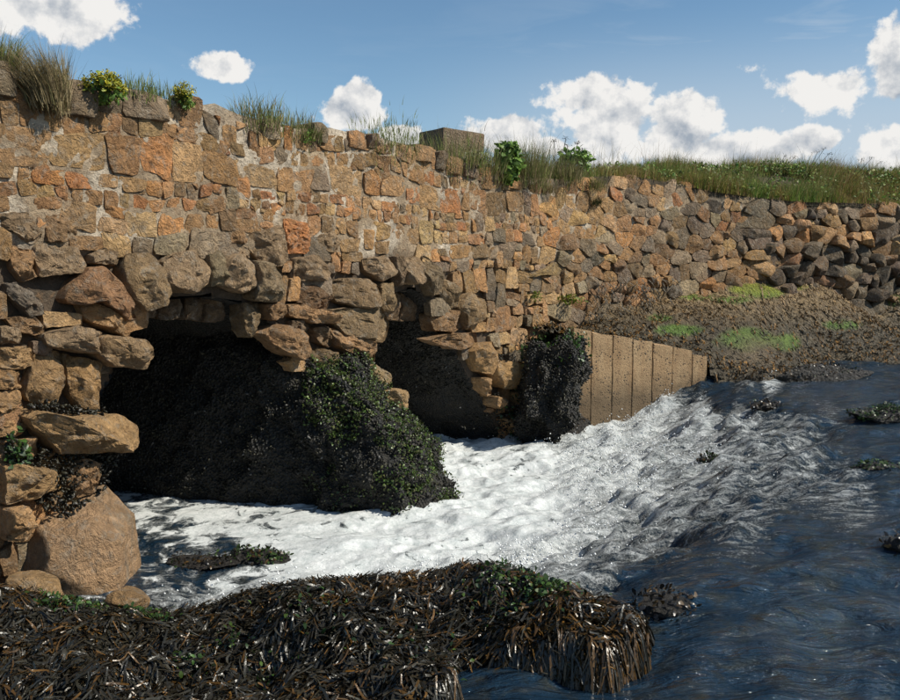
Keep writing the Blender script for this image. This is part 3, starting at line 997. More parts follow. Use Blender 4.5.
# tunnels through the bridge
TD = np.array([-.97, .24]) / np.hypot(.97, .24)
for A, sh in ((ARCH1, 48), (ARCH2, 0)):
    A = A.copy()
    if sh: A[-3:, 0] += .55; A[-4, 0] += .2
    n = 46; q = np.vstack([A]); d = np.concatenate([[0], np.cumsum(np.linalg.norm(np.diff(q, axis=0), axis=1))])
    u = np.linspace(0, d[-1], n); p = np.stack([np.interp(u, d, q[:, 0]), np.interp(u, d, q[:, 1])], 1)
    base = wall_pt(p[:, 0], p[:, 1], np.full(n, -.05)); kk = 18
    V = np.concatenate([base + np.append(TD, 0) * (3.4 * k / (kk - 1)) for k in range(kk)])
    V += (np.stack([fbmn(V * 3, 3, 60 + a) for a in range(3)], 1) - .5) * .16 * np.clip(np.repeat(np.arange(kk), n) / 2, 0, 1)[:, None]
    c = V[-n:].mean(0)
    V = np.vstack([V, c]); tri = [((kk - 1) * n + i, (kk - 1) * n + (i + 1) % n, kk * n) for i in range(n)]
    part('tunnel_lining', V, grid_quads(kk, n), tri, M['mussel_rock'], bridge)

# traced stones
rest = [Acc(), Acc(), Acc()]
for (name, pp, proud, off, colr), P4 in zip(TR, TRW):
    V, q, t = stone(P4, proud * .85, .16, .9, off, n=44, chips=6, tilt=.5)
    part(name, V, q, t, M['stone'], bridge, np.clip(muted(colr, .10) * rr.uniform(1.1, 1.4), 0, .6), sharp=28)
ntr = len(TR)
info = [(pix_area(a[0]), a) for a in auto]
for w in range(3):
    mine = sorted([x for x in info if x[1][2] == w], key=lambda x: -x[0][0])
    lim = 300 - (ntr if w == 0 else 0)
    for i, ((ar, cx, cy), (p, proud, _)) in enumerate(mine):
        big = i < lim
        lowb = (cx < 470 and cy > 240) or cx > 470 and cy > 235
        V, q, t = stone(p, proud * (1.7 if lowb else 1.0), .09, 1.15, 0, n=20 if big else 14, chips=4, tilt=.55, round_=1)
        colr = stone_colour(cx, cy, rr)
        if big: part('stone', V, q, t, M['dry_stone' if w == 2 else 'stone'], WALLS[w], colr, sharp=32)
        else: rest[w].add(V, q, t, colr)
    if rest[w].n:
        V, q, t, c = rest[w].get()
        tag(part('small_stones', V, q, t, M['stone'], WALLS[w], c, sharp=32), kind='stuff')

# ------------------------------------------------------------------ boulders
def ico(sub):
    bm = bmesh.new(); bmesh.ops.create_icosphere(bm, subdivisions=sub, radius=1.0)
    V = np.array([v.co[:] for v in bm.verts]); F = np.array([[v.index for v in f.verts] for f in bm.faces]); bm.free()
    return V, F


ICO4 = ico(4); ICO3 = ico(3); ICO5 = ico(5)


FOOT = [((-.50, -.82, .22), .50), ((.62, -.74, .16), .46), ((.10, -.35, .92), .52), ((-.70, -.15, .60), .54), ((.75, -.1, .55), .56), ((1, .1, 0), .58), ((-1, 0, .1), .62), ((0, 1, .2), .6), ((.2, -.9, -.35), .52), ((.35, -.62, .66), .53)]


def boulder(center, radii, rotz=0.0, seed=1, cuts=9, rough=.10, base=ICO4, cutr=(.55, .85), roty=0.0, planes=None):
    q = np.random.default_rng(seed); V = base[0].copy()
    for _ in range(cuts):
        n = q.normal(size=3); n /= np.linalg.norm(n); d = q.uniform(*cutr)
        e = V @ n - d; V -= np.maximum(e, 0)[:, None] * n * .97
    for n, d in (planes or []):
        n = np.array(n, float); n /= np.linalg.norm(n); e = V @ n - d; V -= np.maximum(e, 0)[:, None] * n
    V *= 1 + rough * 2 * (fbmn(V * 2.3 + seed * 7, 4, seed) - .5)[:, None]
    V = V * np.array(radii)
    cy, sy = math.cos(roty), math.sin(roty)
    V = V @ np.array([[cy, 0, -sy], [0, 1, 0], [sy, 0, cy]])
    c, s = math.cos(rotz), math.sin(rotz)
    V = V @ np.array([[c, s, 0], [-s, c, 0], [0, 0, 1]])
    return V + np.array(center), base[1]


def tri2quadlike(F): return np.column_stack([F, F[:, 2]])


# cutwater of the pier between the arches: a mussel-clad skirt
PL = [(-3.3, 7.04, 1.50), (-2.2, 6.72, 1.52), (-1.35, 6.44, 1.42), (-1.0, 6.33, 1.10), (-.62, 6.22, .92), (-.36, 6.18, .72), (-.10, 6.36, .52), (.02, 6.66, .40), (.05, 6.95, .36), (-.06, 7.12, .38), (-.35, 7.22, .62), (-.72, 7.30, 1.0), (-1.5, 7.52, 1.4), (-2.6, 7.8, 1.45)]
PL = np.array(PL); nu, nv = 200, 60
dd = np.concatenate([[0], np.cumsum(np.linalg.norm(np.diff(PL[:, :2], axis=0), axis=1))])
uu = np.linspace(0, dd[-1], nu)
ring = np.stack([np.interp(uu, dd, PL[:, k]) for k in range(3)], 1)
kern = np.ones(9) / 9
for k in range(3):
    ring[4:-4, k] = np.convolve(ring[:, k], kern, 'valid')
spine = np.array([[-3.2, 7.4], [-1.3, 6.88], [-.75, 6.82]])
V = []
for vv in np.linspace(0, 1, nv):
    if vv < .82:
        f = vv / .82; zz = -.25 + (ring[:, 2] + .25) * f; k = .24 * f ** 1.6
    else:
        f = (vv - .82) / .18; k = .24 + .76 * f; zz = ring[:, 2] + (1.16 - ring[:, 2]) * .35 * math.sin(f * math.pi / 2)
    tx = np.clip((ring[:, 0] + 3.2) / 2.45, 0, 1)
    sp = np.stack([np.interp(tx, [0, .78, 1], spine[:, 0]), np.interp(tx, [0, .78, 1], spine[:, 1])], 1)
    V.append(np.column_stack([ring[:, :2] * (1 - k) + sp * k, zz]))
V = np.stack(V, 1).reshape(-1, 3)
nf = fbmn(V * 2.6, 4, 5) - .5
qd = grid_quads(nu, nv)
cen_ = np.array([-.9, 6.85, .4])
dirv = V - cen_; dirv[:, 2] *= .5; dirv /= np.linalg.norm(dirv, axis=1, keepdims=True)
V = V + dirv * (nf * .50 + (.75 - np.abs(2 * fbmn(V * 5.2, 3, 55) - 1)) * .13 - .06 + (fbmn(V * 9, 2, 8) - .5) * .08)[:, None]
pier = part('pier_skirt', V, qd, None, M['mussel_rock'], bridge)
tag(pier, 'black mussel-clad skirt of the pier between the two arches')
pr = np.random.default_rng(8)
Pp, Nn = sample_surface(V, qd, 11500, pr)
flip = ((Pp - cen_) * Nn).sum(1) < 0; Nn[flip] *= -1
mv, mt, mc = mussels(Pp, Nn, pr)
tag(part('mussels', mv, None, mt, M['mussel'], pier, mc), kind='stuff')


def greenkeep(cn):
    px_, py_ = project(cn)
    k = fbmn(cn * 4.5, 2, 91)
    return ((px_ > 305) & (py_ > 355)) * sstep(.40, .56, k + .05 * (py_ < 450)) * (cn[:, 1] < 7.3) * np.where(py_ < np.interp(px_, [300, 340, 400, 460], [420, 455, 495, 530]), 1.0, .22)


Pp, Nn = sample_surface(V, qd, 9000, pr, greenkeep)
flip = ((Pp - cen_) * Nn).sum(1) < 0; Nn[flip] *= -1
lv, lq, lc = leaves(Pp + Nn * .02, Nn, pr, (.011, .028), [(.06, .105, .02), (.085, .125, .026), (.03, .05, .016), (.09, .095, .032)], .03)
tag(part('green_weed', lv, lq, None, M['green_weed'], pier, lc), kind='stuff')

# mussels packed in the joints of the left pier and the right abutment
def patch_mussels(polys, n, name, parent, offr=(-.02, .05), seed=1):
    q = np.random.default_rng(seed); P = []; Nv = []
    for poly, k in polys:
        A = at_wall(*np.array(poly).T); lo, hi = A.min(0), A.max(0); c = 0
        while c < k:
            Q = q.uniform(lo, hi, (k * 3, 2)); Q = Q[in_poly(A, Q)][:k - c]
            P.append(wall_pt(Q[:, 0], Q[:, 1], q.uniform(*offr, len(Q)))); nn_ = wall_n(Q[:, 0]); Nv.append(np.column_stack([nn_, 0 * nn_[:, :1]])); c += len(Q)
    P = np.concatenate(P); Nv = np.concatenate(Nv)
    mv, mt, mc = mussels(P, Nv, q)
    o = part(name, mv, None, mt, M['mussel'], parent, mc); tag(o, kind='stuff'); return P, Nv


patch_mussels([([(18, 405), (30, 400), (95, 408), (92, 414), (40, 412)], 160), ([(30, 445), (60, 452), (115, 450), (95, 470), (70, 480), (60, 520), (30, 500)], 420),
               ([(60, 495), (95, 500), (92, 560), (70, 540)], 200), ([(0, 430), (20, 445), (30, 470), (0, 470)], 140),
               ([(95, 445), (118, 448), (100, 465), (92, 500)], 120)], 0, 'mussels', bridge, (.02, .12), 4)
Pm, Nm = patch_mussels([([(400, 350), (425, 340), (455, 352), (475, 395), (500, 440), (480, 452), (440, 430)], 10),
               ([(490, 390), (500, 400), (525, 415), (520, 445), (495, 440), (488, 415)], 330), ([(492, 355), (500, 352), (502, 375), (492, 372)], 60),
               ([(523, 350), (545, 345), (570, 370), (575, 420), (530, 432), (515, 410)], 700)], 0, 'mussels', bridge, (.0, .10), 5)
# inside the second arch the far jamb carries mussels as well
q5 = np.random.default_rng(55)
a0 = at_wall(np.array([443, 458, 472, 488, 505, 512]), np.array([320, 350, 378, 405, 440, 470]))
jj = q5.integers(0, 5, 4200); ff = q5.random(4200)
sz = a0[jj] * (1 - ff[:, None]) + a0[jj + 1] * ff[:, None]
dep = q5.random(4200) * 2.2
Pj = wall_pt(sz[:, 0], sz[:, 1], np.full(4200, -.06)); Pj[:, :2] += TD * dep[:, None]
nj = np.tile(np.array([-.24, -.97, 0.1]), (4200, 1))
mv, mt, mc = mussels(Pj, nj, q5)
tag(part('mussels', mv, None, mt, M['mussel'], bridge, mc), kind='stuff')
# green weed on the abutment
gp = []
for (x0, y0, x1, y1, n) in ((498, 395, 530, 445, 240), (522, 335, 545, 370, 260), (552, 345, 575, 375, 120), (0, 440, 16, 462, 80)):
    x = q5.normal((x0 + x1) / 2, (x1 - x0) / 3.2, n); y = q5.normal((y0 + y1) / 2, (y1 - y0) / 3.2, n)
    a = at_wall(x, y); gp.append(wall_pt(a[:, 0], a[:, 1], q5.uniform(.06, .16, n)))
gp = np.concatenate(gp); gn = np.tile(np.array([.7, -.6, .4]), (len(gp), 1))
lv, lq, lc = leaves(gp, gn, q5, (.02, .05), [(.03, .07, .015), (.05, .10, .02), (.02, .04, .012)], .03)
tag(part('green_weed', lv, lq, None, M['green_weed'], bridge, lc), kind='stuff')


def boulder_thing(name, label, center, radii, mat, colr, seed, rotz=0, cuts=9, rough=.10, roty=0.0, cat='boulder', cutr=(.55, .85), base=ICO4, group=None, planes=None):
    V, F = boulder(center, radii, rotz, seed, cuts, rough, base, cutr, roty, planes)
    o = part(name, V, None, F, mat, None, np.array(colr), sharp=40, origin=center)
    tag(o, label, cat, group); return o, V, F


# big foot boulder under the left pier (pixel 17-121, 500-590)
c0 = at_z(70, 590, .02); c0[1] += .12
boulder_thing('boulder', 'big tan boulder at the foot of the left pier', (c0[0] - .03, c0[1], .20), (.54, .52, .52), M['stone'], muted(srgb(168, 130, 94), .2), 14, 0, 0, .045, base=ICO5, planes=FOOT)
c1 = at_z(38, 584, .28)
boulder_thing('boulder', 'flat pale slab of rock half buried in seaweed at the left edge', (c1[0], c1[1], .22), (.24, .15, .09), M['stone'], srgb(168, 134, 92), 23, -.5, 8, .08, .25)
c2 = at_z(126, 594, .22)
boulder_thing('boulder', 'small tan rock with green weed beside the big foot boulder', (c2[0], c2[1], .19), (.13, .11, .085), M['stone'], srgb(166, 130, 88), 31, .2, 8, .08)

# mussel bank beside the piles
c3 = at_z(553, 398, .52); c3[1] += .14; c3[2] += .10
mb, V, F = boulder_thing('mussel_covered_rock', 'black mussel-covered rock bulging beside the tan piles', tuple(c3), (.37, .36, .62), M['mussel_rock'], (.02, .02, .02), 47, .9, 5, .55, roty=.35, cat='rock', cutr=(.8, .95))
Pp, Nn = sample_surface(V, tri2quadlike(F), 3000, pr)
mv, mt, mc = mussels(Pp, Nn, pr, (.025, .05))
tag(part('mussels', mv, None, mt, M['mussel'], mb, mc), kind='stuff')
Pp, Nn = sample_surface(V, tri2quadlike(F), 420, pr, lambda c: (c[:, 2] > .9) * sstep(.45, .6, fbmn(c * 5, 2, 4)) + 1e-6)
lv, lq, lc = leaves(Pp + Nn * .03, Nn, pr, (.02, .05), [(.03, .07, .015), (.05, .10, .02)], .03)
tag(part('green_weed', lv, lq, None, M['green_weed'], mb, lc), kind='stuff')

# ------------------------------------------------------------------ sheet pile wall
L0 = at_z(572, 410, .33); L1 = at_z(706, 385, .52)
edges = [572, 591, 612, 632, 652, 672, 692, 707]; topy = [330, 334, 337, 341, 345, 349, 356]
piles = thing('sheet_pile_wall', ((L0[0] + L1[0]) / 2, (L0[1] + L1[1]) / 2, 0), 'row of seven tan flat piles holding back the weedy foreshore', 'retaining wall')


def on_line(px):
    d = px_dir(px, 350.0); e = L1[:2] - L0[:2]
    A = np.array([[d[0], -e[0]], [d[1], -e[1]]]); k = np.linalg.solve(A, L0[:2]); return L0[:2] + e * k[1]


e = L1[:2] - L0[:2]; e /= np.linalg.norm(e); nrm = np.array([e[1], -e[0]])
pq = np.random.default_rng(2)
for i in range(7):
    a = on_line(edges[i]) + e * .0015; bb = on_line(edges[i + 1]) - e * .0015
    dd_ = np.hypot(*((a + bb) / 2)); px_m = (edges[i] + edges[i + 1]) / 2
    dz = px_dir(px_m, topy[i]); zt = CAMZ + dz[2] / np.hypot(dz[0], dz[1]) * dd_
    f0 = pq.uniform(-.004, .004)
    bm = bmesh.new()
    w = np.linalg.norm(bb - a)
    prof = [(0, -.11), (w, -.11), (w, 0), (w * .985, .014), (w * .96, .018), (w * .04, .018), (w * .015, .014), (0, 0)]
    nzv = 14; vs = []
    for kz in range(nzv):
        zz = -.35 + (zt + .35) * kz / (nzv - 1)
        row = []
        for (u_, v_) in prof:
            p = a + e * u_ + nrm * (v_ + f0)
            jit = pq.uniform(-.004, .004)
            zz2 = zz + ((.5 - u_ / w) * .045 + pq.uniform(-.012, .012) if kz == nzv - 1 else 0)
            row.append(bm.verts.new((p[0] + nrm[0] * jit, p[1] + nrm[1] * jit, zz2)))
        vs.append(row)
    for kz in range(nzv - 1):
        for k in range(8):
            bm.faces.new((vs[kz][k], vs[kz][(k + 1) % 8], vs[kz + 1][(k + 1) % 8], vs[kz + 1][k]))
    bm.faces.new(vs[-1]); bm.faces.new(vs[0][::-1])
    ctr = np.array([(a[0] + bb[0]) / 2, (a[1] + bb[1]) / 2, 0])
    bmesh.ops.translate(bm, verts=bm.verts, vec=-ctr)
    bmesh.ops.recalc_face_normals(bm, faces=bm.faces)
    me = bpy.data.meshes.new('pile'); bm.to_mesh(me); bm.free()
    o = obj('pile', me, M['pile'], piles); o.location = ctr - np.array(piles.location)

# ------------------------------------------------------------------ foreshore below the far wall
bp = []; bv = []


def B(px, py, z):
    p = at_z(px, py, z); bp.append(p[:2]); bv.append(z)


def Bw(px, py, off=0.0):
    a = at_wall(px, py); p = wall_pt(a[0], a[1], np.array(off)); bp.append(p[:2]); bv.append(a[1])


for px_, py_ in ((560, 330), (590, 318), (620, 305), (660, 300), (700, 295), (740, 283), (780, 284), (830, 290), (900, 287), (980, 287), (1080, 288)): Bw(px_, py_, .02)
for f in (0, .25, .5, .75, 1.0):
    p = (L0 * (1 - f) + L1 * f)[:2] - nrm * .08; bp.append(p); bv.append([1.20, 1.10, 1.02, .94, .86][int(f * 4)])
    p = (L0 * (1 - f) + L1 * f)[:2] - nrm * .35; bp.append(p); bv.append([1.25, 1.17, 1.10, 1.02, .95][int(f * 4)])
for a in ((705, 388, .50), (735, 384, .56), (765, 384, .60), (790, 374, .66), (830, 371, .64), (900, 362, .66), (980, 358, .66), (740, 358, .82), (760, 342, .95), (800, 345, .85), (900, 330, .95), (850, 310, 1.2), (720, 325, 1.2), (980, 325, 1.0)): B(*a)
for a in ((700, 405, .30), (760, 400, .42), (830, 388, .48), (900, 378, .50), (1000, 374, .5), (900, 430, .2), (1000, 430, .2), (800, 430, .1)): B(*a)
beach_h = tps(bp, bv, 5e-3)
bx = np.arange(.6, 13, .045); by = np.arange(8.6, 17.5, .045)
X, Y = np.meshgrid(bx, by, indexing='ij'); Q = np.column_stack([X.ravel(), Y.ravel()])
H = beach_h(Q)


def side_of_wall(Q):
    """signed distance-like offset from the wall face (positive = water side)"""
    s = np.interp(np.arctan2(Q[:, 0], Q[:, 1]), WA, WS); w = wall_xy(s); n = wall_n(s)
    return ((Q - w) * n).sum(1)


sd = side_of_wall(Q); pd = (Q - L0[:2]) @ nrm; pe = (Q - L0[:2]) @ e
inpile = (pe > -.5) & (pe < np.linalg.norm((L1 - L0)[:2])) & (pd > -.03)
N3 = np.column_stack([Q * 5, 0 * Q[:, 0]])
H = H + (fbmn(N3 * .8, 4, 12) - .5) * .12 + (fbmn(N3 * 4.5, 3, 14) - .5) * .06
H = np.where(sd < -.3, H - 1.5, H)
px_, py_ = project(np.column_stack([Q, H]))
G = np.column_stack([Q * 1.3, 0 * Q[:, 0]])
gn_ = fbmn(N3 * .55, 3, 40)
colb = np.tile(np.array([.092, .070, .040]), (len(Q), 1)) * (.6 + .9 * fbmn(N3 * 1.7, 3, 41))[:, None]
brn = sstep(335, 290, py_)[:, None]; colb = colb * (1 - brn) + np.array([.24, .16, .075]) * brn * (.5 + fbmn(N3 * 2, 3, 43))[:, None]
grn = np.zeros(len(Q))
for (gx, gy, rx, ry, w) in ((682, 330, 26, 6, 1), (745, 340, 36, 14, .75), (785, 343, 16, 10, .8), (768, 293, 20, 5, 1.3), (752, 289, 26, 6, .9), (700, 297, 22, 4, .8), (885, 300, 22, 6, 1.0), (800, 287, 16, 4, .7), (730, 300, 26, 4, .8), (840, 325, 26, 5, .7), (660, 318, 16, 4, .7)):
    grn = np.maximum(grn, w * np.exp(-((px_ - gx) / rx) ** 2 - ((py_ - gy) / ry) ** 2))
gm = sstep(.30, .55, grn * (.45 + 1.1 * gn_))[:, None]
yel = sstep(305, 285, py_)[:, None]
colb = colb * (1 - gm) + gm * (np.array([.10, .17, .022]) * (1 - yel) + np.array([.20, .21, .012]) * yel)
sand = np.exp(-((px_ - 757) / 26) ** 2 - ((py_ - 352) / 16) ** 2)[:, None] * .85
colb = colb * (1 - sand) + np.array([.14, .10, .055]) * sand * (.7 + .6 * gn_)[:, None]
qd = grid_quads(len(bx), len(by))
km = (sd > -.4) & ~inpile & (H > .0) & ~((pe < .0) & (pd > -.45))
keepq = km[qd].all(1)
tag(obj('foreshore', make_mesh('foreshore', np.column_stack([Q, H]), qd[keepq], None, colb), M['foreshore']), kind='structure')


def frond_mesh(P0, head, L, W, hfun, q, colr, lift=(.0, .05), curl=.5, fork=True, rollsd=.45):
    """strap seaweed: a stem that forks once, lying along a surface. all arrays; one mesh"""
    n = len(P0); acc = Acc()
    seg = 3

    def strand(O, hd, ln, wd0, wd1, lf0, lf1, cur, cl, cl2):
        pts = []; h = hd.copy(); p = O.copy(); f = lf0.copy(); out = []
        for k in range(seg + 1):
            tt = k / seg
            zz = hfun(p) + lf0 * (1 - tt) + lf1 * tt
            out.append((p.copy(), zz, h.copy(), wd0 * (1 - tt) + wd1 * tt))
            h = h + cur / seg
            p = p + np.column_stack([np.cos(h), np.sin(h)]) * (ln / seg)[:, None]
        V = []
        roll = q.normal(0, rollsd, n); tw = q.normal(0, .28, n)
        for (p_, z_, h_, w_) in out:
            sv = np.column_stack([-np.sin(h_), np.cos(h_)])
            rl_ = roll + tw * len(V) / 2; cr_ = np.cos(rl_); sr_ = np.sin(rl_)
            a = np.column_stack([p_ + sv * (w_ * cr_)[:, None], z_ + w_ * sr_]); b2 = np.column_stack([p_ - sv * (w_ * cr_)[:, None], z_ - w_ * sr_])
            V += [a, b2]
        V = np.stack(V, 1)
        qq = np.array([[2 * k, 2 * k + 1, 2 * k + 3, 2 * k + 2] for k in range(seg)])
        quads = (qq[None] + (np.arange(n) * 2 * (seg + 1))[:, None, None]).reshape(-1, 4)
        tt = np.repeat(np.linspace(0, 1, seg + 1), 2)
        cc = cl[:, None] * (1 - tt)[None, :, None] + cl2[:, None] * tt[None, :, None]
        acc.add(V.reshape(-1, 3), quads, None, cc.reshape(-1, 3))
        return out[-1]
    lf0 = q.uniform(lift[0], lift[1], n); lfm = lf0 + q.uniform(-.01, .03, n)
    cur = q.normal(0, curl, n)
    c_dark, c_tip = colr
    p_, z_, h_, w_ = strand(P0, head, L * .5, W * .6, W * .9, lf0, lfm, cur, c_dark, (c_dark + c_tip) / 2)
    if fork:
        for sg in (-1, 1):
            lfe = np.maximum(lfm + q.uniform(-.03, .035, n), .002)
            strand(p_, h_ + sg * q.uniform(.15, .7, n), L * q.uniform(.4, .65, n), W * .8, W * .62, lfm, lfe, q.normal(0, curl, n) + sg * -.2, (c_dark + c_tip) / 2, c_tip)
    return acc.get()


def weed_colours(n, q, amber=.3, grey=.35):
    base = np.array([[.010, .0085, .006]]) + q.random((n, 1)) * np.array([[.020, .016, .008]])
    gr = q.random(n) < grey; base[gr] = np.array([.024, .022, .016]) * q.uniform(.7, 1.7, (gr.sum(), 1))
    tip = base * 1.25
    am = q.random(n) < amber; tip[am] = np.array([.11, .055, .012]) * q.uniform(.5, 1.4, (am.sum(), 1)); base[am] = np.array([.045, .025, .010]) * q.uniform(.6, 1.3, (am.sum(), 1))
    return base, tip


def grid_sampler(xs, ys, Hg):
    Hg = Hg.reshape(len(xs), len(ys))

    def f(p):
        fx = np.clip((p[:, 0] - xs[0]) / (xs[1] - xs[0]), 0, len(xs) - 1.001); fy = np.clip((p[:, 1] - ys[0]) / (ys[1] - ys[0]), 0, len(ys) - 1.001)
        i = fx.astype(int); j = fy.astype(int); u = fx - i; v = fy - j
        return Hg[i, j] * (1 - u) * (1 - v) + Hg[i + 1, j] * u * (1 - v) + Hg[i, j + 1] * (1 - u) * v + Hg[i + 1, j + 1] * u * v
    return f


bh = grid_sampler(bx, by, np.where(sd < -.1, 0, H))
fq = np.random.default_rng(61)
cand = np.column_stack([fq.uniform(1.0, 10, 60000), fq.uniform(9.0, 15.5, 60000)])
ok = (side_of_wall(cand) > .03) & ~(((cand - L0[:2]) @ nrm > -.06) & ((cand - L0[:2]) @ e < np.linalg.norm((L1 - L0)[:2]) + .05)) & (bh(cand) > .5)
cx_, cy_ = project(np.column_stack([cand, bh(cand)]))
sandm = np.exp(-((cx_ - 757) / 26) ** 2 - ((cy_ - 352) / 16) ** 2)
gsel = np.zeros(len(cand))
for (gx, gy, rx, ry, w) in ((682, 330, 26, 6, 1), (745, 340, 36, 14, .75), (785, 343, 16, 10, .8), (768, 293, 20, 5, 1.3), (752, 289, 26, 6, .9)):
    gsel = np.maximum(gsel, w * np.exp(-((cx_ - gx) / rx) ** 2 - ((cy_ - gy) / ry) ** 2))
ok &= fq.random(len(cand)) > sandm * 1.1
ok &= fq.random(len(cand)) > gsel * 1.2
cand = cand[ok][:6500]; n = len(cand)
bc, bt = weed_colours(n, fq, .35, .05)
_, cy_ = project(np.column_stack([cand, bh(cand)]))
up = sstep(335, 295, cy_)[:, None]
bc *= 2.0; bt *= 2.2
bc = bc * (1 - up) + np.array([.14, .09, .045]) * fq.uniform(.5, 1.5, (n, 1)) * up; bt = bt * (1 - up) + np.array([.25, .165, .08]) * fq.uniform(.5, 1.5, (n, 1)) * up
v_, q_, t_2, c_ = frond_mesh(cand, fq.uniform(0, 6.28, n), fq.uniform(.035, .09, n), fq.uniform(.006, .013, n), bh, fq, (bc, bt), (.0, .012), 1.3, True, .22)
tag(obj('shore_wrack', make_mesh('shore_wrack', v_, q_, t_2, c_), M['dry_weed']), 'brown wrack strewn over the foreshore below the far wall', 'seaweed', kind='stuff')
# hanging wrack on the wall foot behind the piles
nW = 260
sx = fq.uniform(S(585), S(672), nW); zlo = 1.25 + fq.random(nW) ** 1.8 * .6
Wv = Acc()
P0 = wall_pt(sx, zlo, fq.uniform(.06, .16, nW)); bc, bt = weed_colours(nW, fq, .35, .2); bt = bt * .8
ln = fq.uniform(.06, .16, nW); T_ = wall_t(sx); dirx = fq.normal(0, .9, nW)
rowsv = []
for k in range(4):
    tt = k / 3; w_ = .010 * (1 - .5 * tt)
    p = P0.copy(); p[:, 2] -= ln * tt; p[:, :2] += T_ * (dirx * ln * tt)[:, None]
    p[:, :2] += wall_n(sx) * (.05 * math.sin(tt * 3) * fq.uniform(.3, 1, nW))[:, None]
    a = p.copy(); a[:, :2] += T_ * w_; b2 = p.copy(); b2[:, :2] -= T_ * w_; rowsv += [a, b2]
Vw = np.stack(rowsv, 1)
qq = np.array([[2 * k, 2 * k + 1, 2 * k + 3, 2 * k + 2] for k in range(3)]); quads = (qq[None] + (np.arange(nW) * 8)[:, None, None]).reshape(-1, 4)
tag(part('hanging_wrack', Vw.reshape(-1, 3), quads, None, M['dry_weed'], rubwall, np.repeat(np.array([.055, .042, .026]) * fq.uniform(.4, 1.6, (nW, 1)), 8, 0)), kind='stuff')

# ------------------------------------------------------------------ near seaweed-covered rocks
fp = []; fv = []


def F3(px, py, z):
    p = at_z(px, py, z); fp.append(p[:2]); fv.append(z)


for a in ((0, 700, .40), (120, 700, .38), (240, 700, .40), (360, 700, .44), (440, 700, .46), (0, 650, .36), (120, 650, .34), (240, 650, .38), (360, 650, .44), (0, 605, .30), (60, 606, .27), (110, 614, .22),
          (165, 618, .22), (210, 610, .26), (260, 596, .32), (310, 588, .36), (360, 584, .40), (410, 584, .44), (445, 578, .50), (475, 570, .52), (510, 578, .53), (550, 597, .55), (600, 602, .54), (640, 622, .51),
          (430, 620, .48), (480, 620, .52), (540, 630, .55), (590, 640, .55), (620, 655, .52), (500, 656, .49), (560, 668, .50), (605, 672, .50), (450, 660, .48), (300, 625, .42), (200, 640, .36)): F3(*a)
# falls away into the water all round
for a in ((700, 645, .30), (690, 690, .26), (640, 722, .24), (570, 722, .26), (500, 716, .28), (485, 740, .28), (560, 770, .1), (720, 760, .0), (690, 605, .28), (650, 590, .25)):
    p = at_z(a[0], a[1], .45); fp.append(p[:2]); fv.append(a[2])
for a in ((625, 580, .15), (565, 562, .05)): F3(*a)
for a in ((40, 575, .10), (110, 590, .02), (165, 590, -.10), (210, 580, -.10), (260, 570, -.10), (330, 560, -.12), (400, 555, -.15), (450, 545, -.15), (520, 545, -.05)): F3(*a)
for a in ((0., 0., .42), (-2., 0., .45), (-4, 1, .5), (2, 0, .1), (1.2, 1.5, .15), (.4, 2, .35), (-4, 3, .4), (0, -3, .5), (3.5, 1, -.3), (3.5, 4, -.3), (1, 6, -.4), (-2, 7, -.4)): fp.append(np.array(a[:2])); fv.append(a[2])
fore_h = tps(fp, fv, 2e-3)
fx = np.arange(-5.5, 3.0, .03); fy = np.arange(-3.5, 6.2, .03)
X, Y = np.meshgrid(fx, fy, indexing='ij'); Q = np.column_stack([X.ravel(), Y.ravel()])
N3 = np.column_stack([Q, 0 * Q[:, 0]])
lump = fbmn(N3 * 3.0, 3, 70) - .5
Hf = fore_h(Q); Hf = Hf + (lump * .30 - .04 + (fbmn(N3 * 7, 3, 71) - .5) * .12) * sstep(-.2, .25, Hf)
SKY_ = np.array([(-200, 585), (0, 592), (60, 604), (110, 615), (160, 617), (200, 611), (250, 597), (300, 588), (350, 584), (400, 582), (445, 578), (470, 566), (510, 573), (550, 592), (600, 598), (640, 618), (660, 645), (668, 668), (700, 720), (740, 800)])
px_, py_ = project(np.column_stack([Q, Hf]))
dcap = px_dir(px_, np.interp(px_, SKY_[:, 0], SKY_[:, 1]) + 6)
zcap = CAMZ + dcap[:, 2] * np.hypot(Q[:, 0], Q[:, 1]) / np.hypot(dcap[:, 0], dcap[:, 1])
LOW_ = np.array([(430, 790), (452, 720), (463, 692), (500, 676), (550, 684), (615, 686), (645, 662), (664, 640), (690, 615)])
edge_ = np.interp(px_, LOW_[:, 0], LOW_[:, 1]); cut_ = sstep(-34, 20, py_ - edge_) * (px_ > 440) * (px_ < 900) * (Q[:, 1] > .3)
Hf = Hf * (1 - cut_) + np.minimum(Hf, .26) * cut_
Hf = np.where(Q[:, 1] > 1.2, np.minimum(Hf, np.where(px_ > 740, -.3, zcap)), Hf)
qd = grid_quads(len(fx), len(fy)); keepq = (Hf > -.6)[qd].all(1)
colf = np.tile(np.array([.016, .014, .012]), (len(Q), 1)) * (.6 + fbmn(N3 * 6, 3, 73))[:, None]
tag(obj('near_rocks', make_mesh('near_rocks', np.column_stack([Q, Hf]), qd[keepq], None, colf), M['foreshore']), kind='structure')
fh = grid_sampler(fx, fy, Hf)
dHx, dHy = np.gradient(Hf.reshape(len(fx), len(fy)), .03)
sq = np.random.default_rng(91)
cand = np.column_stack([sq.uniform(-4.2, 1.6, 210000), sq.uniform(.6, 5.0, 210000)])
hc = fh(cand); cpx, cpy = project(np.column_stack([cand, hc]))
wl = np.where(cpx > 455, .45, .02)
ok = (hc > wl) & (cpx > -140) & (cpx < 720) & (cpy < 900)
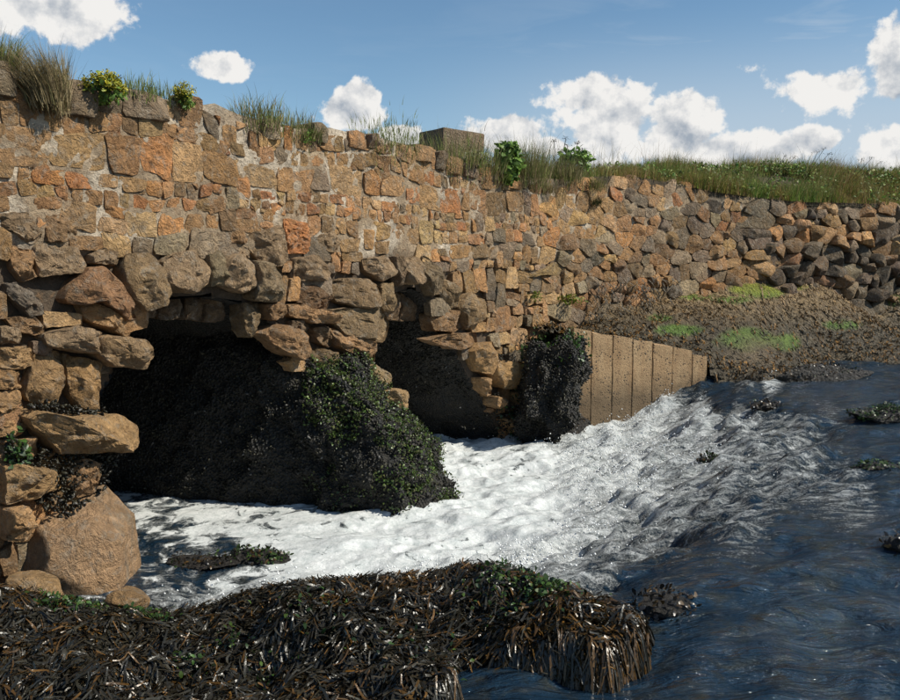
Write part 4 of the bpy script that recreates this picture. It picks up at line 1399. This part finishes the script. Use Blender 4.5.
# keep the big boulder's foot free of fronds
ok &= ~(((cand[:, 0] - c0[0]) ** 2 + (cand[:, 1] - c0[1]) ** 2) < .27 ** 2)
w = np.clip(1.0 - (cpy - 720) / 160, .15, 1); ok &= sq.random(len(cand)) < w
cand = cand[ok][:56000]; n = len(cand)
hd_n = fbmn(np.column_stack([cand * 1.1, 0 * cand[:, 0]]), 2, 95)
ix = np.clip(((cand[:, 0] - fx[0]) / .03).astype(int), 0, len(fx) - 1); iy = np.clip(((cand[:, 1] - fy[0]) / .03).astype(int), 0, len(fy) - 1)
down = np.arctan2(-dHy[ix, iy], -dHx[ix, iy])
flow = -.35 + (hd_n - .5) * 5.0
slope = np.hypot(dHx[ix, iy], dHy[ix, iy]); ws = np.clip(slope * 1.1, 0, .62)
head = np.arctan2(np.sin(flow) * (1 - ws) + np.sin(down) * ws, np.cos(flow) * (1 - ws) + np.cos(down) * ws) + sq.normal(0, .42, n)
bc, bt = weed_colours(n, sq, .12, .45)
patch = fbmn(np.column_stack([cand * 2.2, 0 * cand[:, 0]]), 3, 97)
am = sstep(.53, .63, patch + .05 * (cand[:, 0] > -.4))[:, None] * (sq.random((n, 1)) < .45)
bt = bt * (1 - am) + np.array([.10, .052, .012]) * sq.uniform(.5, 1.4, (n, 1)) * am; bc = bc * (1 - am) + np.array([.05, .026, .009]) * am
Lf = sq.uniform(.07, .18, n); Wf = sq.uniform(.0034, .0076, n)
v_, q_, t_2, c_ = frond_mesh(cand, head, Lf, Wf, fh, sq, (bc, bt), (.0, .042), .75)
tag(obj('seaweed', make_mesh('seaweed', v_, q_, t_2, c_), M['weed']), 'mat of dark olive strap seaweed over the near rocks', 'seaweed', kind='stuff')
# green weed patches near the water
gp = []
for (x, y, sx_, sy_, n_, z_) in ((150, 600, 13, 9, 600, .30), (90, 590, 12, 10, 340, .30), (62, 600, 14, 5, 240, .33), (520, 590, 26, 10, 420, .56), (545, 606, 20, 7, 240, .58), (185, 655, 9, 5, 40, .42), (262, 652, 8, 6, 40, .44), (470, 655, 8, 6, 34, .58),
                           (300, 620, 26, 14, 60, .48), (420, 640, 30, 16, 40, .54), (566, 627, 8, 6, 40, .68), (230, 635, 20, 9, 50, .42)):
    xs = sq.normal(x, sx_, n_); ys = sq.normal(y, sy_, n_)
    p = at_z(xs, ys, np.full(n_, z_)); h = fh(p[:, :2]); keepm = h > .03; p = p[keepm]; p[:, 2] = h[keepm] + sq.uniform(.03, .075, keepm.sum()); gp.append(p)
gp = np.concatenate(gp); gn = np.tile(np.array([.0, -.15, 1.0]), (len(gp), 1))
lv, lq, lc = leaves(gp, gn, sq, (.012, .030), [(.025, .055, .012), (.04, .085, .018), (.018, .035, .012), (.06, .10, .02)], .02)
tag(obj('sea_lettuce', make_mesh('sea_lettuce', lv, lq, None, lc), M['green_weed']), 'scraps of green weed among the dark seaweed and by the foot boulder', 'seaweed', kind='stuff')

# ------------------------------------------------------------------ water
wp = []; wv_ = []


def Wc(px, py, z):
    p = at_z(px, py, z); wp.append(p[:2]); wv_.append(z)


for a in ((110, 500), (180, 508), (250, 525), (330, 540), (400, 545), (470, 552), (330, 572), (200, 592), (130, 580), (470, 480), (500, 460), (540, 470), (560, 500), (530, 530), (420, 565), (545, 445)): Wc(*a, 0.0)
for a in ((590, 470, .04), (600, 520, .03), (575, 545, .04), (590, 435, .10), (625, 440, .12), (640, 480, .12), (640, 520, .14), (610, 545, .14), (620, 415, .22), (650, 402, .34), (690, 410, .34), (690, 450, .26), (700, 490, .27), (670, 525, .28), (640, 548, .30),
          (690, 393, .47), (730, 400, .50), (770, 425, .49), (780, 460, .47), (740, 505, .45), (690, 545, .44), (650, 568, .43), (600, 572, .40),
          (790, 395, .58), (840, 400, .58), (900, 364, .65), (900, 400, .60), (860, 440, .55), (900, 480, .53), (830, 500, .49), (780, 540, .47), (700, 590, .46), (860, 580, .48), (680, 660, .46), (800, 680, .46), (900, 690, .47), (560, 690, .455), (480, 695, .455), (760, 382, .60)): Wc(*a)
for a in ((9, 11, .66), (14, 10, .7), (14, 3, .6), (8, 6, .58), (7, 1, .5), (3, -1, .46), (0, -3, .46), (-3, 8, 0), (-5, 7, 0), (-4, 4.5, 0), (-1.5, 9, 0)): wp.append(np.array(a[:2], float)); wv_.append(a[2])
water_h = tps(wp, wv_, 3e-3)


def axis(a, b, step, lo, hi, n):
    core_ = np.arange(a, b, step)
    g1 = a - np.geomspace(step, a - lo, n)[::-1] if lo < a else np.zeros(0)
    g2 = core_[-1] + np.geomspace(step, hi - core_[-1], n)
    return np.concatenate([g1, core_, g2])


wx = axis(-3.6, 6.6, .022, -12, 60, 26); wy = axis(1.9, 11.6, .022, -14, 18, 20)
X, Y = np.meshgrid(wx, wy, indexing='ij'); Q = np.column_stack([X.ravel(), Y.ravel()])
Hw = np.clip(water_h(Q), -.02, .72)
wpx, wpy = project(np.column_stack([Q, Hw]))
Hw = np.where((wpy > 575) & (wpx > 300) & (Q[:, 1] > 0), np.minimum(Hw, .465), Hw)
Hw = np.where((wpx < 440) & (wpy > 614) & (Q[:, 1] > -8), np.minimum(Hw, .02), Hw)
FO = [(300, 560, 1), (400, 552, 1), (350, 535, .95), (500, 500, 1.05), (560, 480, 1.05), (480, 460, 1), (450, 540, 1), (540, 540, 1), (500, 530, 1), (250, 545, .95), (200, 520, .8), (140, 510, .62), (110, 500, .55), (150, 550, .34), (195, 568, .30), (235, 556, .34),
      (260, 563, .55), (170, 600, .58), (220, 598, .72), (130, 585, .40), (160, 535, .50), (280, 585, .85), (430, 500, 1), (520, 455, .9),
      (620, 470, .88), (640, 430, .88), (700, 425, .76), (750, 424, .68), (700, 465, .72), (650, 500, .78), (600, 530, .84), (570, 550, .84), (750, 450, .60), (720, 485, .60), (680, 520, .58), (640, 540, .64), (700, 411, .80), (745, 411, .72), (785, 420, .58), (790, 440, .55), (660, 402, .85), (695, 394, .40), (722, 396, .12), (752, 398, .06), (785, 402, .10), (600, 425, .95), (560, 440, .8),
      (600, 562, .55), (560, 568, .7), (740, 525, .52), (800, 475, .58), (840, 490, .54), (830, 415, .42), (760, 391, .12), (700, 555, .28), (860, 505, .48), (740, 505, .5), (840, 450, .38),
      (640, 585, .04), (700, 600, -.1), (800, 600, -.1), (880, 560, .0), (880, 440, .12), (890, 385, .08), (850, 650, -.1), (600, 690, -.1), (480, 690, 0), (540, 690, 0), (560, 640, 0), (480, 640, 0), (740, 640, -.1), (820, 378, .18), (890, 478, .22), (800, 545, .12), (764, 379, .95), (766, 388, .8), (752, 390, .6), (850, 395, .15)]
FO = np.array(FO, float)
foam = idw(FO[:, :2], FO[:, 2], 3.4)(np.column_stack([wpx, wpy]))
vis = (Q[:, 1] > 1.2) & (wpx > -300) & (wpx < 1300)
foam = np.where(vis, foam, np.where(Q[:, 0] < -.5, .5, .03)); foam = np.where(wpx > 960, np.minimum(foam, .15), foam)
gx_, gy_ = np.gradient(Hw.reshape(len(wx), len(wy)), wx, wy); slope = np.hypot(gx_, gy_).ravel()
rapid = sstep(.02, .14, slope) * sstep(.2, .5, foam)
rapid = np.where(vis, rapid, 0)
# surface relief
ca, sa = math.cos(.35), math.sin(.35)
A_ = Q[:, 0] * ca + Q[:, 1] * sa; C_ = -Q[:, 0] * sa + Q[:, 1] * ca
F1 = np.column_stack([A_ * 1.9, C_ * 3.6, 0 * A_]); F2 = np.column_stack([A_ * 5, C_ * 9.5, 0 * A_ + 3]); F4 = np.column_stack([A_ * 20, C_ * 24, 0 * A_ + 7])
n1 = fbmn(F1, 3, 101) - .5; n2 = fbmn(F2, 2, 102); n4 = fbmn(F4, 2, 103)
wz = fbmn(np.column_stack([A_ * 3, C_ * 3, 0 * A_ + 5]), 2, 104)
bil = 1 - np.abs(2 * fbmn(np.column_stack([A_ * 5.5 + wz * 1.5, C_ * 6.5, 0 * A_ + 9]), 3, 105) - 1)
pool = sstep(.4, .8, foam) * (1 - rapid)
flat = 1 - sstep(.15, .5, foam)
shelter = sstep(260, 420, wpx)                       # calmer foam in the left corner
dz = flat * (n1 * .12 + (n2 - .5) * .024 + (wz - .5) * .05) + pool * ((n1 * .15 + (n2 - .5) * .075 + (bil - .7) * .035 + (n4 - .5) * .006) * (.25 + .75 * shelter)) + rapid * (n1 * .24 + (n2 - .5) * .15 + (n4 - .5) * .03)
near = sstep(14, 9, np.abs(Q[:, 0])) * sstep(16, 12, Q[:, 1])
Hw2 = Hw + dz * np.where(vis, 1, .5)
me = make_mesh('water', np.column_stack([Q, Hw2]), grid_quads(len(wx), len(wy)))
for nm, arr in (('foam', foam), ('rapid', np.maximum(rapid, sstep(560, 640, wpx)))):
    a = me.attributes.new(nm, 'FLOAT', 'POINT'); a.data.foreach_set('value', arr.astype(np.float32))
tag(obj('water', me, M['water']), kind='structure')

# spray thrown up in the rapids
sp = np.random.default_rng(121)
dens_w = (rapid * sstep(.5, .9, foam) * vis)
dens_w = dens_w * (.15 + sstep(.5, .7, fbmn(F2 * .7, 2, 130)))
idx = sp.choice(len(Q), 8000, p=dens_w / dens_w.sum())
Pd = np.column_stack([Q[idx] + sp.normal(0, .02, (8000, 2)), Hw2[idx] + np.abs(sp.normal(0, .045, 8000)) + .004])
rad = sp.uniform(.0018, .0075, 8000)
oc = np.array([(1, 0, 0), (-1, 0, 0), (0, 1, 0), (0, -1, 0), (0, 0, 1), (0, 0, -1)], float); of = np.array([(0, 2, 4), (2, 1, 4), (1, 3, 4), (3, 0, 4), (2, 0, 5), (1, 2, 5), (3, 1, 5), (0, 3, 5)])
Vd = (Pd[:, None] + oc[None] * rad[:, None, None] * sp.uniform(.6, 1.6, (8000, 1, 3))).reshape(-1, 3)
Fd = (of[None] + (np.arange(8000) * 6)[:, None, None]).reshape(-1, 3)
tag(obj('spray', make_mesh('spray', Vd, None, Fd), M['spray']), 'white drops of spray over the rapids', 'spray', kind='stuff')
wh = lambda p: np.clip(water_h(p), -.02, .72)

# ------------------------------------------------------------------ rocks standing in the water
def water_rock(label, px, py, radii, seed, green=0, wrack=0, rotz=0., sink=.35, cuts=7, colr=(.03, .025, .02), zz=None):
    z_ = .3
    for _ in range(6):
        p = at_z(px, py, z_); z_ = float(wh(p[None, :2])[0]) if zz is None else zz
    c = (p[0], p[1], z_ + radii[2] * (1 - sink) * .3)
    o, V, F = boulder_thing('weedy_rock', label, c, radii, M['foreshore'], colr, seed, rotz, cuts, .22, cat='rock', base=ICO4, group='weedy rocks standing in the stream')
    q = np.random.default_rng(seed)
    if green:
        Pp, Nn = sample_surface(V, tri2quadlike(F), green, q, lambda cc: (cc[:, 2] > c[2]) * (.2 + sstep(.4, .6, fbmn(cc * 6, 2, seed))) + 1e-9)
        lv, lq, lc = leaves(Pp, Nn, q, (.012, .032), [(.035, .065, .015), (.05, .085, .02), (.022, .04, .012)], .03)
        tag(part('green_weed', lv, lq, None, M['green_weed'], o, lc), kind='stuff')
    if wrack:
        Pp, Nn = sample_surface(V, tri2quadlike(F), wrack, q, lambda cc: (cc[:, 2] > c[2] - .02) + 1e-9)
        lv, lq, lc = leaves(Pp, Nn, q, (.016, .038), [(.03, .022, .015), (.07, .04, .012), (.02, .018, .016)], .03)
        tag(part('wrack', lv, lq, None, M['weed'], o, lc), kind='stuff')
    return o


water_rock('dark wet rock with water pouring round it in front of the piles', 566, 434, (.30, .20, .20), 201, 0, 120, .5, .3)
water_rock('low dark lip of rock below the trickling fall beside the foreshore', 822, 379, (.66, .17, .15), 202, 40, 300, .15, .3)
water_rock('mossy green rock at the right edge of the stream', 885, 418, (.36, .16, .10), 203, 700, 60, .1, .3)
water_rock('small brown rock breaking the rapids near their head', 768, 408, (.22, .09, .07), 204, 20, 160, .2, .4)
water_rock('scrap of green rock in the middle of the rapids', 710, 462, (.10, .07, .06), 205, 90, 60, .3, .3)
water_rock('low green-topped rock at the right below the mossy one', 880, 470, (.20, .08, .05), 206, 200, 40, .1, .3)
water_rock('weedy rock patched with foam in the quiet left pool', 262, 560, (.22, .10, .07), 207, 160, 120, -.1, .3)
water_rock('flat dark weed patch awash in the left pool', 205, 563, (.26, .12, .03), 208, 30, 160, -.2, .2)
water_rock('trailing amber wrack awash off the tip of the near seaweed', 665, 608, (.14, .11, .045), 209, 0, 200, .6, .2)
water_rock('brown rock just awash in the blue water at the right edge', 897, 548, (.08, .06, .05), 210, 0, 60, .1, .2)
water_rock('green stone on the foreshore at the right edge', 893, 343, (.17, .10, .07), 211, 160, 20, .1, .2, zz=.78)
water_rock('dark wet rock to the left of the trickling fall', 728, 378, (.22, .14, .16), 212, 0, 120, .4, .3)

# ------------------------------------------------------------------ growth on top of the wall
def blades(P0, q, h, lean, wid, palette, spread=.5, fan=None, hs=1.0):
    """grass blades: curved tapering ribbons; arrays in, one mesh out"""
    n = len(P0); L = q.uniform(h[0], h[1], n) * hs; a = q.uniform(0, 2 * np.pi, n)
    out = np.column_stack([np.cos(a), np.sin(a), 0 * a]) * (np.abs(q.normal(0, spread, n)))[:, None] + np.asarray(lean)[None]
    if fan is not None: out = out + fan
    up = np.array([0, 0, 1.0])
    V = []
    for k, tt in enumerate((0, .35, .7, 1.0)):
        p = P0 + up * (L * tt * (1 - .22 * tt * np.clip(np.linalg.norm(out, axis=1), 0, 1.6)))[:, None] + out * (L * tt ** 1.7)[:, None]
        sv = np.column_stack([-np.sin(a + 1), np.cos(a + 1), 0 * a])
        w = wid * (1 - tt * .92)
        V += [p + sv * w, p - sv * w]
    V = np.stack(V, 1)
    qq = np.array([[0, 1, 3, 2], [2, 3, 5, 4], [4, 5, 7, 6]]); quads = (qq[None] + (np.arange(n) * 8)[:, None, None]).reshape(-1, 4)
    pal = np.asarray(palette); c1_ = pal[q.integers(0, len(pal), n)] * q.uniform(.7, 1.3, (n, 1))
    return V.reshape(-1, 3), quads, np.repeat(c1_, 8, 0)


GREEN = [(.17, .21, .055), (.22, .25, .07), (.12, .16, .042), (.28, .27, .10)]
STRAW = [(.30, .235, .13), (.24, .185, .10), (.36, .29, .16), (.18, .16, .07)]
MIXED = GREEN + STRAW[:2]
BRIGHT = [(.12, .21, .04), (.16, .26, .045), (.09, .16, .032)]
gq = np.random.default_rng(303)


def tussock(label, px, py, n, h, rad, pal, lean=(0, 0, 0), off=-.06, spread=.35, name='grass_tussock', wid=.0028):
    a = at_wall(px, py); c = wall_pt(a[0], a[1], np.array(off))
    th = gq.uniform(0, 6.28, n); rr_ = rad * np.sqrt(gq.random(n))
    P0 = c + np.column_stack([np.cos(th) * rr_, np.sin(th) * rr_, -.02 + gq.normal(0, .3, n) * rad])
    fan = np.column_stack([np.cos(th) * rr_, np.sin(th) * rr_, 0 * th]) / rad * .35
    V, q, cc = blades(P0, gq, h, lean, wid, pal, spread, fan)
    o = part(name, V, q, None, M['grass'], None, cc, origin=c); tag(o, label, 'grass', 'grass tussocks on the wall top'); return o


tussock('green grass tussock at the left end of the wall top', 5, 62, 600, (.09, .20), .12, MIXED, (.05, .1, 0))
tussock('large straw-brown grass tussock hanging over the wall near its left end', 45, 100, 1700, (.12, .30), .12, STRAW, (-.26, -.30, .10), off=.04, spread=.26)
tussock('small green tuft beyond the yellow-flowered samphire', 140, 92, 600, (.04, .10), .14, GREEN)
tussock('short green tuft behind the small samphire clump', 168, 97, 160, (.07, .13), .10, GREEN)
tussock('green grass tuft just right of the tall coping stone', 262, 121, 900, (.06, .15), .20, MIXED)
tussock('green tuft on the coping above the orange stones', 295, 128, 700, (.05, .13), .20, MIXED)
tussock('thin grass tuft hanging down the face below the white cloud', 312, 137, 160, (.10, .18), .06, MIXED, (.1, -.2, -.3), off=.03)
tussock('green grass tuft to the left of the granite block', 390, 141, 1100, (.05, .12), .34, GREEN)
tussock('grass growing at the foot of the granite block', 460, 160, 800, (.12, .24), .34, MIXED)
tussock('tall brownish tussock to the right of the leafy bush', 528, 176, 1700, (.20, .42), .32, STRAW + GREEN, spread=.3)
tussock('olive grass tussock right of the granite block', 490, 172, 700, (.14, .30), .24, MIXED)
tussock('brown rounded tussock under the dark umbels', 566, 178, 1000, (.16, .32), .26, STRAW + GREEN[:2])
tussock('straw tuft drooping over the wall below the dark umbels', 592, 186, 420, (.12, .26), .14, STRAW + GREEN, (.05, -.3, -.5), off=.06)
tussock('small dark moss cushion on the wall face below the umbels', 593, 203, 300, (.05, .11), .07, [(.04, .05, .018), (.06, .06, .02)], (.1, -.2, -.2), off=.05)
tussock('dry brown tuft on the wall face left of the cushion', 547, 190, 260, (.06, .13), .08, STRAW, (.1, -.2, -.2), off=.04)


def leafy(label, px, py, n, size, rad, pal, off=.05, flowers=0, fcol=(.42, .36, .03), name='samphire_plant'):
    a = at_wall(px, py); c = wall_pt(a[0], a[1], np.array(off))
    d = gq.normal(size=(n, 3)); d /= np.linalg.norm(d, axis=1, keepdims=True)
    P = c + d * np.array(rad) * (gq.random((n, 1)) ** .4)
    P += (np.stack([fbmn(P * 9, 2, 7 + k) for k in range(3)], 1) - .5) * .10
    o = thing(name, c, label, 'plant')
    lv, lq, lc = leaves(P, d + np.array([.2, -.3, .4]), gq, size, pal, .01)
    part('foliage', lv, lq, None, M['leaf'], o, lc)
    if flowers:
        d = gq.normal(size=(flowers, 3)); d[:, 2] = np.abs(d[:, 2]); d[:, 1] = -np.abs(d[:, 1]); d /= np.linalg.norm(d, axis=1, keepdims=True)
        ctr_ = c + d * np.array(rad) * 1.05
        P = (ctr_[:, None] + gq.normal(0, .013, (flowers, 22, 3))).reshape(-1, 3)
        lv, lq, lc = leaves(P, np.tile([.3, -.4, .9], (len(P), 1)), gq, (.010, .020), [fcol, np.array(fcol) * .8, (.28, .30, .04)], .006)
        tag(part('flower_heads', lv, lq, None, M['leaf'], o, lc), kind='stuff')
    acc = Acc()
    for k in range(7):
        tip = c + gq.normal(size=3) * np.array(rad) * .7; w = .003
        acc.add(np.array([c + (w, 0, 0), c + (-w, 0, 0), tip + (-w, 0, 0), tip + (w, 0, 0), c + (0, w, 0), c + (0, -w, 0), tip + (0, -w, 0), tip + (0, w, 0)]), [[0, 1, 2, 3], [4, 5, 6, 7]], None, (.08, .09, .03))
    V, q, t2, cc = acc.get(); part('stems', V, q, t2, M['stem'], o, cc)
    return o


leafy('yellow-flowered samphire hanging from the wall top beside the straw tussock', 97, 92, 420, (.02, .045), (.13, .10, .085), BRIGHT + [(.24, .27, .04)], .06, 44)
leafy('small yellow-green samphire clump on the coping further right', 181, 98, 170, (.018, .04), (.06, .06, .06), BRIGHT + [(.24, .27, .04)], .05, 18)
leafy('tiny green plant in a joint below the coping', 304, 137, 60, (.015, .03), (.035, .035, .05), BRIGHT, .05)
leafy('bright green leafy bush below the granite block', 503, 164, 900, (.04, .085), (.13, .12, .22), BRIGHT, .06, 0, name='leafy_bush')
leafy('pale flowering plant left of the leafy bush', 470, 160, 200, (.02, .05), (.14, .12, .08), GREEN + [(.25, .27, .14)], .06, 10, (.5, .5, .4), name='flowering_plant')
leafy('bright green leafy plant under the dark umbels', 577, 162, 420, (.04, .08), (.22, .18, .15), BRIGHT, -.05, 0, name='leafy_bush')
leafy('low yellow-green growth on the wall foot left of the piles', 563, 300, 140, (.02, .05), (.20, .14, .07), [(.16, .19, .02), (.11, .14, .02)], .10, name='creeping_plant')
leafy('small yellow-green growth above the second arch abutment', 528, 296, 60, (.02, .045), (.09, .07, .05), [(.16, .19, .02), (.11, .14, .02)], .10, name='creeping_plant')


def umbel(label, px, py, tops, col_=(.03, .022, .018), off=-.25):
    a = at_wall(px, py); c = wall_pt(a[0], a[1], np.array(off)); c[2] -= .1
    o = thing('umbel_plant', c, label, 'plant', 'dead umbels on the wall top')
    dist = np.hypot(c[0], c[1])
    for (tx, ty) in tops:
        d = px_dir(tx, ty); k = dist / np.hypot(d[0], d[1]); tip = d * k + np.array([0, 0, CAMZ])
        base = c + np.append(gq.normal(0, .05, 2), 0); w = .004
        acc = Acc(); mid_ = (base + tip) / 2 + gq.normal(0, .012, 3)
        for (p0, p1) in ((base, mid_), (mid_, tip)):
            acc.add(np.array([p0 + (w, 0, 0), p0 - (w, 0, 0), p1 - (w, 0, 0), p1 + (w, 0, 0), p0 + (0, w, 0), p0 - (0, w, 0), p1 - (0, w, 0), p1 + (0, w, 0)]), [[0, 1, 2, 3], [4, 5, 6, 7]], None, (.07, .06, .03))
        V, q, t2, cc = acc.get(); st_ = part('stem', V, q, t2, M['stem'], o, cc)
        P = tip + gq.normal(0, 1, (26, 3)) * np.array([.028, .028, .010])
        lv, lq, lc = leaves(P, np.tile([0, 0, 1.0], (26, 1)), gq, (.010, .020), [col_, np.array(col_) * 1.6], .004)
        tag(part('seed_head', lv, lq, None, M['stem'], st_, lc), kind='stuff')


umbel('cluster of dark dead umbels standing against the grey cloud', 572, 172, [(554, 141), (566, 139), (568, 146), (578, 143), (582, 150), (562, 150), (589, 158)])
umbel('tall lone dead umbel at the highest point of the right bank', 826, 178, [(824, 149), (818, 152), (829, 154), (833, 160)], off=-.5)
umbel('thin dead umbels at the right end of the bank', 868, 182, [(862, 160), (872, 158), (880, 163)], off=-.5)
umbel('thin dead umbels in the grass between the tall lone one and the bend', 790, 178, [(785, 156), (794, 158)], off=-.5)

# granite block lying on the wall top
gb = wall_pt(np.array(S(474)), np.array(0.0), np.array(-.30)); zb = float(at_wall(452, 153)[1])
bm = bmesh.new(); bmesh.ops.create_cube(bm, size=1.0)
bmesh.ops.scale(bm, verts=bm.verts, vec=(.56, .44, .36))
bmesh.ops.bevel(bm, geom=list(bm.edges), offset=.025, segments=2, affect='EDGES', profile=.6)
bmesh.ops.triangulate(bm, faces=bm.faces); bmesh.ops.subdivide_edges(bm, edges=list(bm.edges), cuts=3, use_grid_fill=True)
for v in bm.verts:
    p = np.array([v.co[:]])
    k = .030 * (fbmn(p * 7 + 3, 3, 9)[0] - .5) * 2; v.co *= 1 + k
me = bpy.data.meshes.new('granite_block'); bm.to_mesh(me); bm.free()
for p_ in me.polygons: p_.use_smooth = True
me.set_sharp_from_angle(angle=math.radians(38))
a_ = me.color_attributes.new('Col', 'FLOAT_COLOR', 'POINT'); a_.data.foreach_set('color', np.tile(np.append(srgb(138, 118, 98), 1), len(me.vertices)).astype(np.float32))
gbo = obj('granite_block', me, M['granite'], None, (gb[0], gb[1], zb + .10)); gbo.rotation_euler = (0, .03, math.radians(38))
tag(gbo, 'squared granite block lying on top of the bridge wall', 'stone block')

# coping stones standing proud along the wall top
cq = np.random.default_rng(77)
ck = SBEG
while ck < S(520):
    w = cq.uniform(.16, .34)
    pxc = float(project(wall_pt(np.array(ck + w / 2), np.array(3.0)))[0])
    if cq.random() < .7 and not (20 < pxc < 60):
        tz = float(top_z(ck + w / 2)); h = cq.uniform(.13, .21)
        p = np.array([(ck, tz - h), (ck + w, tz - h), (ck + w, tz + cq.uniform(-.03, .0)), (ck + w * .5, tz + cq.uniform(-.01, .02)), (ck, tz + cq.uniform(-.03, .0))])
        V, q, t2 = stone(p, .055, .30, 1.2, 0, n=20, chips=4)
        part('coping_stone', V, q, t2, M['stone'], bridge, pick((.1, 1.6, 2.6, 0, .6), cq), sharp=34)
    ck += w + .012

# grassy bank behind the wall: soil and grass
sb = np.arange(S(440), SEND + 3, .12); ob = np.array([.03, -.08, -.25, -.6, -1.1, -1.8, -3, -6, -14.])
bankpy = np.array([(440, 160), (480, 166), (500, 170), (540, 170), (600, 172), (640, 170), (680, 168), (720, 167), (760, 166), (820, 165), (900, 172), (1000, 174)])
sB = at_wall(bankpy[:, 0], bankpy[:, 1])
Vb = []
for o_f in ob:
    f = sstep(0, .9, -o_f)
    zt = top_z(sb) - .03 + f * np.maximum(0, np.interp(sb, sB[:, 0], sB[:, 1] - .02) * (1 + 0 * sb) - top_z(sb) + .03 + .03)
    p = wall_pt(sb, zt - (.05 if o_f > 0 else 0), np.full(len(sb), min(o_f, .0)))
    p[:, 2] += (fbmn(p * 3, 3, 5) - .5) * .10 * (o_f < -.05) - .02
    Vb.append(p)
Vb = np.stack(Vb, 1).reshape(-1, 3); qb = grid_quads(len(sb), len(ob))
tag(obj('grass_bank', make_mesh('grass_bank', Vb, qb), M['soil']), kind='structure')


def bank_grass(n, s0, s1, h, pal, o0=-1.6, o1=.03, seed=1, clump=.5, wid=.0035):
    q = np.random.default_rng(seed)
    s = q.uniform(s0, s1, n * 2); o_ = q.uniform(o0, o1, n * 2)
    k = fbmn(np.column_stack([s * 2.2, o_ * 2.2, 0 * s]), 3, seed + 5)
    m_ = q.random(n * 2) < sstep(clump - .18, clump + .08, k) * .9 + .1; s = s[m_][:n]; o_ = o_[m_][:n]; k = k[m_][:n]
    f = sstep(0, .9, -o_)
    z_ = top_z(s) - .05 + f * np.maximum(0, np.interp(s, sB[:, 0], sB[:, 1]) - top_z(s) + .03)
    P0 = wall_pt(s, z_, o_)
    kh = .45 + 1.1 * sstep(.32, .68, fbmn(np.column_stack([s * 1.7, o_ * 1.7, 0 * s + 2]), 2, 500))
    V, qd_, cc = blades(P0, q, h, (0.03, -.10, 0), wid, pal, .42, None, kh)
    hue = fbmn(np.column_stack([s * 1.1, o_ * 1.6, 0 * s + 4]), 2, seed + 8)
    tint = np.where((hue > .53)[:, None], np.array([1.25, .98, .85]), np.array([.98, 1.05, .8]))
    return V, qd_, cc * np.repeat(tint, 8, 0)


acc = Acc()
for args in ((42000, S(690), SEND + 1.5, (.09, .22), MIXED + BRIGHT, -1.7, .06, 11, .40, .0045),
             (9000, S(560), S(700), (.06, .16), MIXED, -1.2, .02, 12, .42),
             (4200, S(700), SEND, (.14, .30), STRAW, -1.3, .03, 13, .55),
             (500, S(600), SEND, (.25, .42), STRAW[:2], -1.2, -.1, 15, .5),
             (3600, S(430), S(560), (.06, .18), MIXED, -.7, .0, 14, .45)):
    V, q, c = bank_grass(*args); acc.add(V, q, None, c)
V, q, t2, c = acc.get()
tag(obj('grass', make_mesh('grass', V, q, t2, c), M['grass']), 'long green and straw grass along the bank behind the far wall', 'grass', kind='stuff')
acc = Acc(); gq2 = np.random.default_rng(404)
for k in range(190):
    s0_ = gq2.uniform(S(560), SEND); oo = gq2.uniform(-1.2, -.1); n_ = 46
    z0_ = float(top_z(s0_)) + .03 + sstep(0, .9, -oo) * max(0, float(np.interp(s0_, sB[:, 0], sB[:, 1])) - float(top_z(s0_)))
    P = wall_pt(np.array(s0_), np.array(z0_), np.array(oo)) + gq2.normal(size=(n_, 3)) * np.array([.11, .11, .05])
    lv, lq, lc = leaves(P, np.tile([.2, -.3, 1.0], (n_, 1)), gq2, (.03, .07), BRIGHT + GREEN, .02); acc.add(lv, lq, None, lc)
V, q, t2, c = acc.get()
tag(obj('bank_herbs', make_mesh('bank_herbs', V, q, t2, c), M['leaf']), 'leafy green herbs mixed into the grass of the bank', 'plants', kind='stuff')
